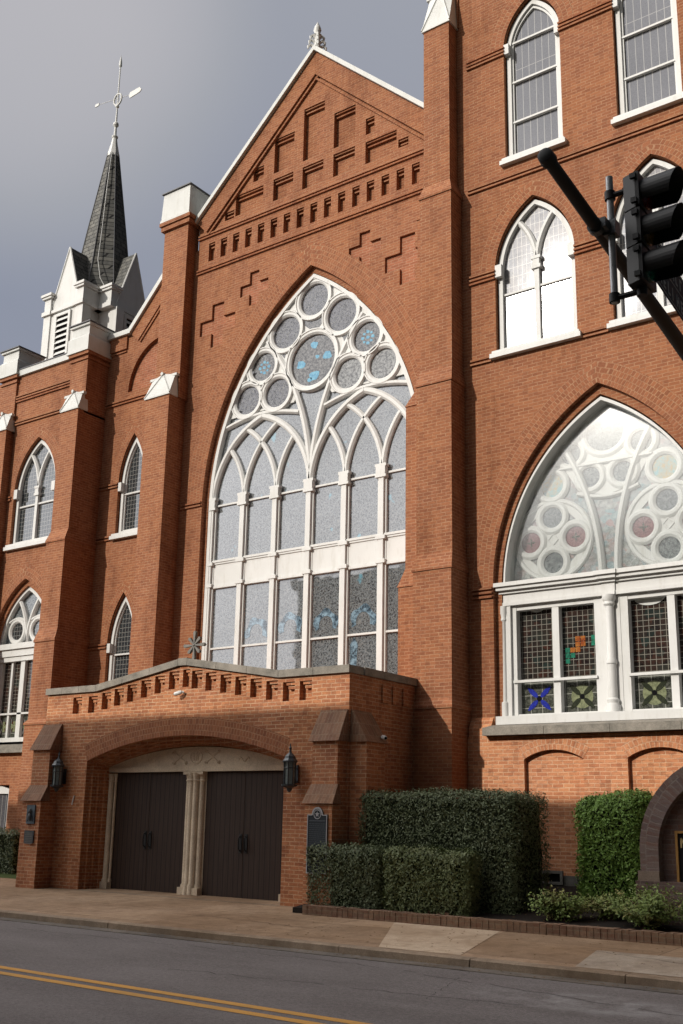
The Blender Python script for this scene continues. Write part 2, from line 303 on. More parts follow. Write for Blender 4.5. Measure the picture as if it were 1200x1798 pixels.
# ------------------------------------------------------------------ mesh helpers
class MB:
    def __init__(s): s.v = []; s.f = []; s.mi = []; s.mats = []; s.cur = 0; s.uv = {}
    def mat(s, m):
        if m not in s.mats: s.mats.append(m)
        s.cur = s.mats.index(m); return s
    def add(s, vs, fs):
        b = len(s.v); s.v += [tuple(x) for x in vs]
        for f in fs: s.f.append(tuple(b+i for i in f)); s.mi.append(s.cur)
    def box(s, x0, x1, y0, y1, z0, z1):
        s.add([(x0,y0,z0),(x1,y0,z0),(x1,y1,z0),(x0,y1,z0),(x0,y0,z1),(x1,y0,z1),(x1,y1,z1),(x0,y1,z1)],
              [(0,3,2,1),(4,5,6,7),(0,1,5,4),(1,2,6,5),(2,3,7,6),(3,0,4,7)]); return s
    def hexa(s, a, b):
        """a,b: bottom and top loops of 4 points"""
        s.add(list(a)+list(b), [(3,2,1,0),(4,5,6,7),(0,1,5,4),(1,2,6,5),(2,3,7,6),(3,0,4,7)]); return s
    def plate(s, outl, holes, y0, y1, back=True):
        """polygon in XZ with holes, extruded y0 -> y1 (y0 is the street side)"""
        loops = [outl]+list(holes); vs = [[Vector((x, z, 0)) for x, z in l] for l in loops]
        flat = [p for l in loops for p in l]; tri = tessellate_polygon(vs); n = len(flat)
        F = []
        for t in tri:
            a, b, c = (flat[i] for i in t)
            ar = (b[0]-a[0])*(c[1]-a[1])-(c[0]-a[0])*(b[1]-a[1])
            if abs(ar) < 1e-9: continue
            t = t if ar > 0 else (t[0], t[2], t[1])
            F.append(tuple(t))
            if back: F.append((t[0]+n, t[2]+n, t[1]+n))
        o = 0
        for l in loops:
            k = len(l)
            for i in range(k): F.append((o+i, o+n+i, o+n+(i+1) % k, o+(i+1) % k))
            o += k
        s.add([(x, y0, z) for x, z in flat]+[(x, y1, z) for x, z in flat], F); return s
    def band(s, path, wb, wf, yb, yf, closed=False):
        """moulded bar along a path in XZ: width wb at yb tapering to wf at yf (front)"""
        n = len(path); V = []
        for i, (x, z) in enumerate(path):
            if closed: p, q = path[i-1], path[(i+1) % n]
            else: p, q = path[max(0, i-1)], path[min(n-1, i+1)]
            d = Vector((q[0]-p[0], q[1]-p[1])); d = d.normalized() if d.length else Vector((1, 0)); t = Vector((-d.y, d.x))
            ym = yf+(yb-yf)*.35
            for w, y in ((wb/2, yb), (wb/2, ym), (wf/2, yf), (-wf/2, yf), (-wb/2, ym), (-wb/2, yb)): V.append((x+t.x*w, y, z+t.y*w))
        F = []; m_ = n if closed else n-1
        for i in range(m_):
            a = i*6; b = ((i+1) % n)*6
            for j in range(5): F.append((a+j, a+j+1, b+j+1, b+j))
        if not closed: F += [tuple(range(6)), tuple(reversed(range(6*(n-1), 6*n)))]
        s.add(V, F); return s
    def tube(s, pts, r, n=8, caps=True):
        pts = [Vector(p) for p in pts]; V = []; rr = r if isinstance(r, (list, tuple)) else [r]*len(pts)
        pa = None
        for i, p in enumerate(pts):
            d = (pts[min(i+1, len(pts)-1)]-pts[max(i-1, 0)]).normalized()
            if pa is None: pa = d.orthogonal().normalized()
            pa = (pa-d*pa.dot(d)).normalized(); b = d.cross(pa)
            for k in range(n): a = 2*PI*k/n; V.append(p+(pa*math.cos(a)+b*math.sin(a))*rr[i])
        F = [(i*n+k, i*n+(k+1) % n, (i+1)*n+(k+1) % n, (i+1)*n+k) for i in range(len(pts)-1) for k in range(n)]
        if caps: F += [tuple(reversed(range(n))), tuple(range((len(pts)-1)*n, len(pts)*n))]
        s.add(V, F); return s
    def lathe(s, cx, cy, prof, n=12, rot=0.):
        V = [(cx+r_*math.cos(2*PI*k/n+rot), cy+r_*math.sin(2*PI*k/n+rot), z) for r_, z in prof for k in range(n)]
        F = [(i*n+k, i*n+(k+1) % n, (i+1)*n+(k+1) % n, (i+1)*n+k) for i in range(len(prof)-1) for k in range(n)]
        F += [tuple(reversed(range(n))), tuple(range((len(prof)-1)*n, len(prof)*n))]
        s.add(V, F); return s
    def disc(s, cx, cz, r_, y, n=28): s.add([(cx+r_*math.cos(2*PI*k/n), y, cz+r_*math.sin(2*PI*k/n)) for k in range(n)], [tuple(range(n))]); return s

class Thing:
    """a top-level thing: an Empty at its base, parts below it"""
    def __init__(s, name, label, cat, loc, group=None, kind=None):
        s.o = bpy.data.objects.new(name, None); C.objects.link(s.o); s.L = Vector(loc); s.o.location = s.L
        s.o.empty_display_size = .3
        s.o['label'] = label; s.o['category'] = cat
        if group: s.o['group'] = group
    def part(s, name, mb, mat=None, parent=None, label=None, smooth=False):
        o = mesh_obj(name, mb, mat, s.L); o.parent = parent or s.o
        if label: o['label'] = label
        if smooth: sm(o)
        return o
def sm(o, ang=35):
    for p in o.data.polygons: p.use_smooth = True
    try: o.data.set_sharp_from_angle(angle=R(ang))
    except Exception: pass
def mesh_obj(name, mb, mat, L=Vector((0, 0, 0))):
    me = bpy.data.meshes.new(name); me.from_pydata([(x-L.x, y-L.y, z-L.z) for x, y, z in mb.v], [], mb.f)
    ms = mb.mats or [mat]
    for m_ in ms: me.materials.append(m_)
    if mb.mats: me.polygons.foreach_set('material_index', mb.mi)
    if mb.uv:
        ul = me.uv_layers.new(name='UVMap')
        for li, l in enumerate(me.loops):
            ul.data[li].uv = mb.uv.get(l.vertex_index, (0, 0))
    me.update(); o = bpy.data.objects.new(name, me); C.objects.link(o); return o
def single(name, mb, mat, label, cat, L, group=None, smooth=False):
    o = mesh_obj(name, mb, mat, Vector(L)); o.location = L; o['label'] = label; o['category'] = cat
    if group: o['group'] = group
    if smooth: sm(o)
    return o
def structure(name, mb, mat, kind='structure'):
    o = mesh_obj(name, mb, mat); o['kind'] = kind; return o

def absorb(par, ch):
    if len(par.data.materials) != 1 or par.data.materials[0] != ch.data.materials[0]: return
    bm = bmesh.new(); bm.from_mesh(par.data); bm.from_mesh(ch.data); bm.to_mesh(par.data); bm.free(); bpy.data.objects.remove(ch)
def arch(xc, zs, hw, h, n=22, top=True):
    """points of a pointed arch from left spring over apex to right spring"""
    Rr = (hw*hw+h*h)/(2*hw); a0 = math.acos((Rr-hw)/Rr); P = []
    for i in range(n+1):
        a = a0*i/n; P.append((xc-hw+Rr-Rr*math.cos(a), zs+Rr*math.sin(a)))
    return P+[(2*xc-x, z) for x, z in reversed(P[:-1])]
def archpoly(xc, z0, zs, hw, h, n=22): return [(xc-hw, z0)]+arch(xc, zs, hw, h, n)+[(xc+hw, z0)]
def seg(xc, zs, hw, h, n=24):
    Rr = (hw*hw+h*h)/(2*h); a = math.asin(hw/Rr)
    return [(xc+Rr*math.sin(-a+2*a*i/n), zs+h-Rr+Rr*math.cos(-a+2*a*i/n)) for i in range(n+1)]
def circ(cx, cz, r_, n=32): return [(cx+r_*math.cos(2*PI*k/n), cz+r_*math.sin(2*PI*k/n)) for k in range(n)]
def ringmb(path, w, y, y2, z=0.):
    """ring of voussoirs outside a path, with UVs along and across it"""
    mb = MB(); n = len(path); u = 0; V = []
    for i, (x, zz) in enumerate(path):
        p, q = path[max(0, i-1)], path[min(n-1, i+1)]
        d = Vector((q[0]-p[0], q[1]-p[1])).normalized(); t = Vector((-d.y, d.x))
        if i: u += math.dist(path[i], path[i-1])
        V += [((x, y, zz), (u, 0)), ((x+t.x*w, y, zz+t.y*w), (u, w)), ((x+t.x*w, y2, zz+t.y*w), (u, w+.05)), ((x, y2, zz), (u, -.05))]
    mb.add([v for v, _ in V], [(4*i+a, 4*i+b, 4*i+4+b, 4*i+4+a) for i in range(n-1) for a, b in ((1, 0), (2, 1), (0, 3))]+[(0, 1, 2, 3), (4*n-1, 4*n-2, 4*n-3, 4*n-4)])
    for i, (_, uv) in enumerate(V): mb.uv[i] = uv
    return mb
def strings(mb, x0, x1, ztop, n, y, h=.042, gap=.045, pr=.05):
    for i in range(n):
        z = ztop-i*(h+gap); mb.box(x0, x1, y-pr, y+.03, z-h, z)

# ------------------------------------------------------------------ ground, road, pavement
mb = MB(); mb.box(-900, 900, -900, 900, -1.0, -.112); structure('ground', mb, GRASS)
mb = MB(); mb.box(-400, 400, 2.9, 12.3, -.6, -.104); structure('road', mb, ASPH)
for k, (ya_, yb_) in enumerate(((8.52, 8.66), (8.23, 8.37))):
    mb = MB(); mb.add([(-60, ya_+1.15, -.100), (20, ya_-.9+.15, -.100), (20, yb_-.9+.15, -.100), (-60, yb_+1.15, -.100)], [(0, 1, 2, 3)])
    structure('road_marking' , mb, YELL)
mb = MB(); mb.box(-400, 400, 12.3, 12.62, -.6, -.095); structure('gutter', mb, GUTTER)
mb = MB()
x = -60.
random.seed(3)
while x < 20:
    w = random.choice((1.5, 3.0, 3.0, 4.5))
    if abs(x+8.93) < 2: w = 2
    j = random.uniform(-.006, .006)
    mb.add([(x+.006, 12.56+j, -.5), (x+w-.006, 12.56+j, -.5), (x+w-.006, 12.60+j, -.012), (x+.006, 12.60+j, -.012), (x+.006, 12.635+j, .004), (x+w-.006, 12.635+j, .004), (x+.006, 12.8, .004), (x+w-.006, 12.8, .004), (x+.006, 12.8, -.5), (x+w-.006, 12.8, -.5)],
           [(0, 1, 2, 3), (3, 2, 5, 4), (4, 5, 7, 6), (0, 3, 4, 6, 8), (1, 9, 7, 5, 2)]); x += w
structure('kerb', mb, KERB)
def pz(y): return .004+(y-12.8)*.043
mb = MB()
for i in range(40):
    xa, xb = -60+i*2, -58+i*2
    mb.add([(xa, 12.8, -.4), (xb, 12.8, -.4), (xb, 12.8, .004), (xa, 12.8, .004), (xa, 17.0, pz(17)), (xb, 17.0, pz(17))], [(3, 2, 5, 4), (0, 1, 2, 3)])
structure('pavement', mb, PAVE)
def patch(name, pts, mat):
    mb = MB(); mb.add([(x_, y_, pz(y_)+.004) for x_, y_ in pts], [tuple(range(len(pts)))]); o = structure(name, mb, mat); return o
patch('pavement', [(-8.5, 12.82), (-7.25, 12.82), (-7.9, 15.15), (-9.75, 15.15)], PAVE2)
patch('pavement', [(-5.7, 12.82), (-2.5, 12.82), (-2.5, 14.2), (-6.0, 14.2)], PAVE3)
# pavement cracks
mb = MB(); random.seed(5)
for (x0_, y0_, x1_, y1_) in ((-13.2, 14.1, -10.6, 13.85), (-10.6, 13.85, -9.9, 14.3), (-16.2, 13.9, -13.9, 14.9), (-6.1, 14.15, -4.2, 13.6)):
    px = None
    for i in range(15):
        t = i/14; q = (x0_+(x1_-x0_)*t, y0_+(y1_-y0_)*t+random.uniform(-.05, .05))
        if px: mb.add([(px[0], px[1]-.007, pz(px[1])+.006), (q[0], q[1]-.007, pz(q[1])+.006), (q[0], q[1]+.007, pz(q[1])+.006), (px[0], px[1]+.007, pz(px[1])+.006)], [(0, 1, 2, 3)])
        px = q
structure('pavement', mb, BLACK)
mb = MB(); random.seed(21)
for (x0_, y0_, x1_, y1_) in ((-14.5, 11.6, -8.2, 11.9), (-8.2, 11.9, -3.5, 10.9), (-9.5, 9.9, -5.2, 10.4), (-6.8, 12.2, -6.1, 10.1)):
    px = None
    for i in range(26):
        t = i/25; q = (x0_+(x1_-x0_)*t+random.uniform(-.02, .02), y0_+(y1_-y0_)*t+random.uniform(-.06, .06))
        if px and random.random() < .85: mb.add([(px[0], px[1]-.006, -.1015), (q[0], q[1]-.006, -.1015), (q[0], q[1]+.006, -.1015), (px[0], px[1]+.006, -.1015)], [(0, 1, 2, 3)])
        px = q
structure('road', mb, simple('crack_shadow', (.03, .028, .027), .95, .05))
mb = MB(); rnd = random.Random(31)
for i in range(420):
    x_, y_ = (rnd.uniform(-12, -3), rnd.uniform(12.9, 15.1)) if i % 3 == 0 else ((rnd.uniform(-14, -3), rnd.gauss(12.42, .07)) if i % 3 == 1 else (rnd.uniform(-11, -4), rnd.uniform(15.5, 16.6)))
    z_ = pz(y_)+.008 if 12.8 < y_ < 15.2 else (-.088 if y_ < 12.7 else .21+(y_-15.3)*.117); a = rnd.uniform(0, 6.3); s_ = rnd.uniform(.012, .028)
    mb.add([(x_+s_*math.cos(a), y_+s_*math.sin(a), z_), (x_+s_*.5*math.cos(a+1.6), y_+s_*.5*math.sin(a+1.6), z_+.006), (x_-s_*math.cos(a), y_-s_*math.sin(a), z_), (x_+s_*.5*math.cos(a-1.6), y_+s_*.5*math.sin(a-1.6), z_+.003)], [(0, 1, 2, 3)])
o = mesh_obj('fallen_leaves', mb, simple('dry_leaf', (.20, .12, .05), .8, .1, 8, .5)); o['kind'] = 'stuff'; o['label'] = 'scattered dry leaves on the pavement, gutter and planting bed'; o['category'] = 'leaves'
# planting bed
mb = MB(); mb.add([(-11.9, 15.3, .2), (4, 15.3, .2), (4, 18.9, .62), (-11.9, 18.9, .62), (-11.9, 15.3, -.3), (4, 15.3, -.3)], [(0, 1, 2, 3), (4, 5, 1, 0)]); structure('planting_bed', mb, SOIL)
mb = MB(); mb.add([(-60, 17.2, .12), (-19.9, 17.2, .12), (-19.9, 19.3, .3), (-60, 19.3, .3)], [(0, 1, 2, 3)]); structure('lawn', mb, GRASS)

t = Thing('planter_wall', 'low weathered brick kerb wall edging the planting bed along the pavement', 'low wall', (-8, 15.2, .1))
mb = MB()
x = -11.6; random.seed(11)
while x < 4:
    w = .103; j = random.uniform(-.004, .004); hh = .255+random.uniform(-.008, .006)
    mb.box(x, x+w-.008, 15.18+j, 15.44, .02, hh); x += w
t.part('wall', mb, brick_mat('old_kerb_brick', (.24, .15, .10), (.17, .105, .075), (.22, .17, .12), stain=.8))
mb = MB(); mb.add([(-11.5, 16.2, .0), (-9.0, 15.55, .0), (-9.0, 15.75, .0), (-11.5, 16.4, .0), (-11.5, 16.2, .36), (-9.0, 15.55, .27), (-9.0, 15.75, .27), (-11.5, 16.4, .36)], [(4, 5, 6, 7), (0, 1, 5, 4), (1, 2, 6, 5)])
t.part('sloping_return', mb, BRC)
mb = MB().box(-8.9, -7.6, 16.6, 16.72, .2, .40); single('stone_edging', mb, FOUND, 'thin grey stone strip lying in the bed beyond the low brick wall', 'edging', (-8.2, 16.6, .2))
mb = MB().box(-30, -20.1, 16.95, 17.2, .0, .16); single('kerb_strip', mb, STONE, 'pale kerb strip edging the lawn left of the porch', 'edging', (-25, 17, 0))

# ------------------------------------------------------------------ the church
CH = Thing('church', 'red brick gothic church with white traceried windows, gabled front and slate spire', 'church', (-15.5, 20, 0))
YG, YT, YLB = 20.0, 19.0, 19.26

# ---- windows -------------------------------------------------------
def sill(mb, x0, x1, z0, z1, y, pr=.12):
    mb.box(x0, x1, y-pr, y+.12, z0, z0+(z1-z0)*.62); mb.box(x0+.04, x1-.04, y-pr+.03, y+.12, z0+(z1-z0)*.62+.001, z1)
def frame_ring(mb, xc, z0, zs, hw, h, w, yb, yf, n=22):
    o = archpoly(xc, z0, zs, hw, h, n); i_ = archpoly(xc, z0+w, zs, hw-w, h*(1-w/hw*.62), n)
    mb.plate(o, [i_], yf, yb)
def twolight(xc, z0, zt, zs, hw, h, y, label, glass, bars, capz, shine=False, mid=.11):
    """two-light window with Y tracery"""
    root = MB(); fw_ = .10; yf = y+.10
    frame_ring(root, xc, zt, zs, hw, h, fw_, yf+.16, yf)
    for sgn in (-1, 1): root.box(xc+sgn*(hw-.05)-.075, xc+sgn*(hw-.05)+.075, y-.01, yf+.02, capz-.28, capz)
    w = CH.part('window', root, WHITE, label=label)
    tr = MB(); tr.box(xc-mid/2, xc+mid/2, yf+.015, yf+.15, zt+fw_, zs)
    tr.box(xc-mid/2-.05, xc+mid/2+.05, yf-.02, yf+.12, capz-.28, capz-.2); tr.box(xc-mid/2-.02, xc+mid/2+.02, yf-.01, yf+.12, capz-.2, capz-.06); tr.box(xc-mid/2-.05, xc+mid/2+.05, yf-.02, yf+.12, capz-.06, capz+.01)
    Rr = (hw*hw+h*h)/(2*hw)
    for sgn in (-1, 1):
        P = []
        for i in range(19):
            a = i/18*1.2; x_ = sgn*(Rr-Rr*math.cos(a)); z_ = zs+Rr*math.sin(a)
            if abs(x_) > hw/2+.02: break
            P.append((xc+x_, z_))
        tr.band(P, .13, .05, yf+.14, yf+.005)
    CH.part('tracery', tr, WHITE, w)
    g = MB(); g.plate(archpoly(xc, zt+.04, zs, hw-.05, h*(1-.05/hw*.62)), [], yf+.10, yf+.13); CH.part('pane', g, glass, w)
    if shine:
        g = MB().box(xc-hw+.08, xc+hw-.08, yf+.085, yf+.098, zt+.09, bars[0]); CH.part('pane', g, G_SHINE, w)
    for z in bars: CH.part('glazing_bar', MB().box(xc-hw+.08, xc+hw-.08, yf+.04, yf+.11, z-.022, z+.022), WHITE, w)
    s_ = MB(); sill(s_, xc-hw-.13, xc+hw+.13, z0, zt, y); CH.part('sill', s_, WHITE, w)
    return archpoly(xc, z0+.06, zs, hw+.025, h+.06)
def single_light(xc, z0, zt, zs, hw, h, y, label, glass, bars, capz):
    root = MB(); yf = y+.10; frame_ring(root, xc, zt, zs, hw, h, .10, yf+.16, yf)
    for sgn in (-1, 1): root.box(xc+sgn*(hw-.04)-.06, xc+sgn*(hw-.04)+.06, y-.01, yf+.02, capz-.25, capz)
    w = CH.part('window', root, WHITE, label=label)
    i_ = MB(); o = archpoly(xc, zt+.1, zs, hw-.10, h*.88); q = archpoly(xc, zt+.14, zs, hw-.14, h*.83); i_.plate(o, [q], yf+.05, yf+.12); CH.part('sash', i_, WHITE, w)
    g = MB(); g.plate(archpoly(xc, zt+.04, zs, hw-.06, h*.9), [], yf+.10, yf+.13); CH.part('pane', g, glass, w)
    for z in bars: CH.part('glazing_bar', MB().box(xc-hw+.08, xc+hw-.08, yf+.03, yf+.11, z-.022, z+.022), WHITE, w)
    if z0 is not None:
        s_ = MB(); sill(s_, xc-hw-.12, xc+hw+.12, z0, zt, y); CH.part('sill', s_, WHITE, w)
    return archpoly(xc, (z0 if z0 is not None else zt)+.06, zs, hw+.025, h+.06)

# tower windows
holesT = []
A1 = twolight(-8.87, 11.10, 11.26, 13.12, .88, 1.47, YT, 'two-light arched window shining in the sun on the tower, beside the corner buttress', G_MID, (12.59,), 13.26, True)
A2 = twolight(-6.30, 11.10, 11.26, 13.12, .88, 1.47, YT, 'two-light arched window of the tower partly behind the traffic light', G_MID, (12.59,), 13.26)
A3 = single_light(-8.80, 15.55, 15.71, 18.5, .645, 1.08, YT, 'tall single arched window high on the tower, with three bars', G_TOP, (16.66, 17.67, 18.68), 18.62)
A4 = single_light(-6.27, 15.55, 15.71, 18.5, .645, 1.08, YT, 'tall arched window cut by the top edge above the traffic light', G_TOP, (16.66, 17.67, 18.68), 18.62)
holesT += [A1, A2, A3, A4]
BIGO = archpoly(-7.60, 3.30, 6.22, 2.34, 3.86)
holesT.append(BIGO)
mb = MB(); mb.plate([(-10.9, .3), (.5, .3), (.5, 23), (-10.9, 23)], holesT, YT, YT+.34); TW = CH.part('tower_wall', mb, BR)
mb = MB(); mb.plate(archpoly(-7.60, 3.30, 6.22, 2.20, 3.70), [], YT+.75, YT+.8)
# inner step of the big opening
inn = archpoly(-7.60, 3.30, 6.22, 2.21, 3.66); outr = archpoly(-7.60, 3.25, 6.22, 2.5, 4.0)
mb2 = MB(); mb2.plate(outr, [inn], YT+.12, YT+.5); CH.part('window_reveal', mb2, BR, TW)
for (p_, w_, y_) in ((arch(-7.60, 6.22, 2.34, 3.86, 30), .47, YT), (arch(-8.87, 13.12, .905, 1.53), .36, YT), (arch(-6.30, 13.12, .905, 1.53), .36, YT), (arch(-8.80, 18.5, .67, 1.14), .34, YT), (arch(-6.27, 18.5, .67, 1.14), .34, YT)):
    CH.part('brick_arch', ringmb(p_, w_, y_-.004, y_+.05), BRA, TW)
mb = MB().box(-10.9, .5, YT+.75, 27, 0, 23); CH.part('tower_core', mb, BR, TW)
mb = MB()
for a_, b_ in ((-10.4, -9.45), (-8.15, -6.92), (-5.62, .5)): strings(mb, a_, b_, 18.57, 3, YT)
strings(mb, -10.4, .5, 15.29, 2, YT)
for a_, b_ in ((-10.4, -9.77), (-7.97, -7.2), (-5.4, .5)): strings(mb, a_, b_, 13.16, 3, YT); 
for a_, b_ in ((-10.4, -9.88), (-7.86, -7.31), (-5.29, .5)): strings(mb, a_, b_, 11.2, 2, YT)
strings(mb, -10.4, -9.95, 6.24, 3, YT)
CH.part('string_courses', mb, BR, TW)
# tower base, thicker, with blind arches
bl = [[(-9.28, .35)]+seg(-8.69, 2.84, .59, .17)+[(-8.10, .35)], [(-7.27, .35)]+seg(-6.68, 2.84, .59, .17)+[(-6.09, .35)], [(-5.2, .35)]+seg(-4.6, 2.84, .59, .17)+[(-4.0, .35)]]
mb = MB(); mb.plate([(-10.9, .3), (.5, .3), (.5, 3.28), (-10.9, 3.28)], bl, YT-.13, YT-.004)
mb.hexa([(-10.45, YT-.13, 3.28), (-9.97, YT-.13, 3.28), (-9.97, YT, 3.28), (-10.45, YT, 3.28)], [(-10.45, YT-.13, 3.46), (-9.97, YT-.13, 3.46), (-9.97, YT, 3.66), (-10.45, YT, 3.66)])
BW = CH.part('tower_base', mb, BRB)
for xc in (-8.69, -6.68, -4.6): CH.part('brick_arch', ringmb(seg(xc, 2.84, .59, .17), .23, YT-.135, YT-.1), BRBA, BW)
for xc in (-8.69, -6.68, -4.6): CH.part('blind_arch_panel', MB().box(xc-.6, xc+.6, YT-.03, YT-.006, .35, 3.05), BRB, BW)
mb = MB().box(-10.5, .5, YT-.20, YT-.13, .2, .78); CH.part('foundation_course', mb, FOUND)
mb = MB(); mb.plate([(-9.02, .62), (-8.52, .62), (-8.52, .86), (-9.02, .86)], [[(-8.97, .67), (-8.57, .67), (-8.57, .81), (-8.97, .81)]], YT-.25, YT-.20); v_ = CH.part('crawl_space_vent', mb, FOUND)
mb = MB().box(-8.97, -8.57, YT-.215, YT-.205, .67, .81); CH.part('vent_opening', mb, BLACK, v_)

# big lower window of the tower
def biglow():
    xc = -7.60; y = YT+.17
    mb = MB(); mb.box(xc-2.26, xc+2.26, y-.30, y+.18, 3.50, 3.66); frame_w = .16
    for x_ in (xc-2.19, xc+2.05): mb.box(x_, x_+.14, y-.02, y+.16, 3.66, 5.86)
    w = CH.part('window', mb, WHITE, label='wide window of the tower with a tracery arch over dark leaded panes')
    s_ = MB()
    for k in range(4): s_.box(-10.07+k*1.28+.004, -10.07+(k+1)*1.28-.004, YT-.30, YT+.1, 3.29, 3.43)
    s_.hexa([(-10.07, YT-.30, 3.432), (-4.95, YT-.30, 3.432), (-4.95, YT+.05, 3.432), (-10.07, YT+.05, 3.432)], [(-9.95, YT-.12, 3.495), (-5.05, YT-.12, 3.495), (-5.05, YT+.05, 3.499), (-9.95, YT+.05, 3.499)])
    CH.part('stone_sill', s_, STONE, w)
    # cornice
    c = MB()
    for (z0, z1, pr, e_) in ((5.86, 5.93, .02, 0), (5.93, 6.10, 0., 0), (6.10, 6.16, .05, .03), (6.16, 6.23, .12, .06), (6.23, 6.31, .17, .09)):
        c.box(xc-2.24-e_, xc+2.24+e_, y-.02-pr, y+.18, z0, z1-.001)
        c.box(xc-.13-e_, xc+.13+e_, y-.05-pr, y-.02-pr+.001, z0, z1-.001)
    CH.part('cornice', c, WHITE, w)
    # lower mullions
    f = MB()
    for sx in (-1, 1):
        def X(a): return xc+sx*(a)
        for a0, a1, yy in ((.18, .33, .04), (1.06, 1.20, .06), (1.95, 2.08, .04)):
            f.box(min(X(a0), X(a1)), max(X(a0), X(a1)), y+yy, y+.26, 3.66, 5.86)
        for z0, z1 in ((3.66, 3.72), (5.76, 5.86)): f.box(min(X(.18), X(2.08)), max(X(.18), X(2.08)), y+.05, y+.259, z0, z1)
        f.box(min(X(.30), X(2.02)), max(X(.30), X(2.02)), y+.0, y+.07, 4.325, 4.375)
    f.box(xc-.18, xc+.18, y+.03, y+.158, 3.66, 5.86)
    CH.part('sash', f, WHITE, w)
    col = MB(); col.lathe(xc, y-.02, [(.13, 3.66), (.13, 3.80), (.105, 3.84), (.115, 3.9), (.085, 3.94), (.085, 4.55), (.10, 4.57), (.10, 4.63), (.085, 4.66), (.08, 5.64), (.11, 5.68), (.10, 5.73), (.13, 5.79), (.13, 5.86)], 18)
    CH.part('column', col, WHITE, w, smooth=True)
    for sx in (-1, 1):
        col = MB(); col.lathe(xc+sx*2.2, y-.0, [(.075, 3.66), (.075, 3.95), (.055, 3.97), (.05, 5.55), (.07, 5.58), (.06, 5.64), (.075, 5.72), (.075, 5.86)], 12); CH.part('column', col, WHITE, w, smooth=True)
    # panes of the four lights
    for k, (a, b) in enumerate(((-1.95, -1.20), (-1.06, -.33), (.33, 1.06), (1.20, 1.95))):
        g = MB(); g.box(xc+a-.02, xc+b+.02, y+.21, y+.23, 4.35, 5.80); pa = CH.part('pane', g, G_LEAD, w)
        q = MB(); q.box(xc+a-.02, xc+b+.02, y+.211, y+.231, 3.70, 4.35); pb = CH.part('pane', q, G_QUAR, w)
        cx = xc+(a+b)/2; cz = 4.02
        m2 = MB()
        if k: m2.mat(GREENGL).disc(cx, cz, .22, y+.206)
        m2.mat(BLUEGL if k == 0 else DKGL)
        for q_ in range(4):
            an = PI/4+q_*PI/2; d = Vector((math.cos(an), math.sin(an))); n_ = Vector((-d.y, d.x)); pts = []
            for r_, ww in ((.05, .015), (.13, .045), (.24, .05), (.36, .022), (.40, .0)):
                pts.append((r_, ww))
            pp = [(cx+d.x*r_*.86+n_.x*ww, y+.202, cz+d.y*r_*.80+n_.y*ww) for r_, ww in pts]+[(cx+d.x*r_*.86-n_.x*ww, y+.202, cz+d.y*r_*.80-n_.y*ww) for r_, ww in reversed(pts[:-1])]
            m2.add(pp, [tuple(range(len(pp)))])
        m2.mat(BLACK).disc(cx, cz, .05, y+.198, 12)
        CH.part('rosette', m2, None, w)
        if k == 1:
            m3 = MB()
            for mt, cells in ((ORGL, ((-1, 3), (-1, 4), (0, 4), (-2, 3), (-1, 5), (0, 5))), (TEALGL, ((-3, 2), (-3, 3), (-3, 1), (2, 5), (2, 4), (-2, 2)))):
                m3.mat(mt)
                for (i_, j_) in cells: m3.box(cx+i_*.107+.006, cx+(i_+1)*.107-.006, y+.203, y+.207, 4.55+j_*.105+.006, 4.55+(j_+1)*.105-.006)
            CH.part('coloured_quarry', m3, None, w)
        if k != 1:
            m3 = MB(); rr = .30 if k else .16; m3.add([(cx+rr*math.cos(PI+PI*i/14), y+.19, 5.80+rr*.55*math.sin(PI+PI*i/14)) for i in range(15)], [tuple(range(15))]); CH.part('head_panel', m3, WHITE2, w)
    # arch tracery: board pierced by circles
    zs = 6.22; hw = 2.19; h = 3.62
    yo = y
    o = [(xc-hw, 6.31)]+arch(xc, zs, hw, h, 30)[1:-1]+[(xc+hw, 6.31)]
    fr = MB(); inner = [(xc-hw+.035, 6.33)]+arch(xc, zs, hw-.035, h*.98, 30)[1:-1]+[(xc+hw-.035, 6.33)]
    fr.plate(o, [inner], y-.02, y+.45); 
    CH.part('arch_frame', fr, WHITE, w)
    y = yo+.26; ks = (y+.05)/19.25; xq = xc
    def TX(mb_):      # set back behind the frame: same pattern, slightly larger and further in
        mb_.v = [(v[0]*ks, v[1], 1.6+(v[2]-1.6)*ks) for v in mb_.v]; return mb_
    rb = MB(); Rr = 5.3
    for sx in (-1, 1):
        P = []
        for i in range(22):
            a = i/21*.62; P.append((xc+sx*(.155+Rr-Rr*math.cos(a)), 6.33+Rr*math.sin(a)))
        P = [p for p in P if abs(p[0]-xc) < 1.24]
        rb.band(P, .13, .05, y+.14, y-.02)
    rb.band([(xc-.95, 8.52), (xc+.93, 8.52)], .05, .03, y+.14, y+.01)
    rb.band([(xc+.02-.62+1.24*i/14, 7.96-.13*math.sin(PI*i/14)) for i in range(15)], .09, .04, y+.14, y+.02)
    CH.part('ribs', TX(rb), WHITE, w)
    CIR = [(0, 9.14, .40, G_GREY), (-.72, 8.815, .226, G_GREY), (.72, 8.815, .226, G_GREY), (-.334, 8.27, .22, G_GREY), (.334, 8.27, .22, G_GREY)]
    for sx in (-1, 1):
        CIR.append((sx*1.14, 8.227, .255, G_AMB))
        for dx, dz, g_ in ((0, .455, G_GREY), (-.475, 0, G_PINK), (.475, 0, G_PINK), (0, -.465, G_GREY)): CIR.append((sx*1.15+dx, 7.115+dz, .226, g_))
    rg = MB()
    for cx, cz, r_, g_ in CIR: rg.band(circ(xc+cx, cz, r_+.055, 30), .14, .05, y+.13, y+.03, True)
    for sx in (-1, 1):
        rg.band(circ(xc+sx*1.15, 7.115, .79, 44), .10, .05, y+.13, y+.045, True); rg.band(circ(xc+sx*1.15, 7.115, .11, 4), .05, .03, y+.13, y+.06, True)
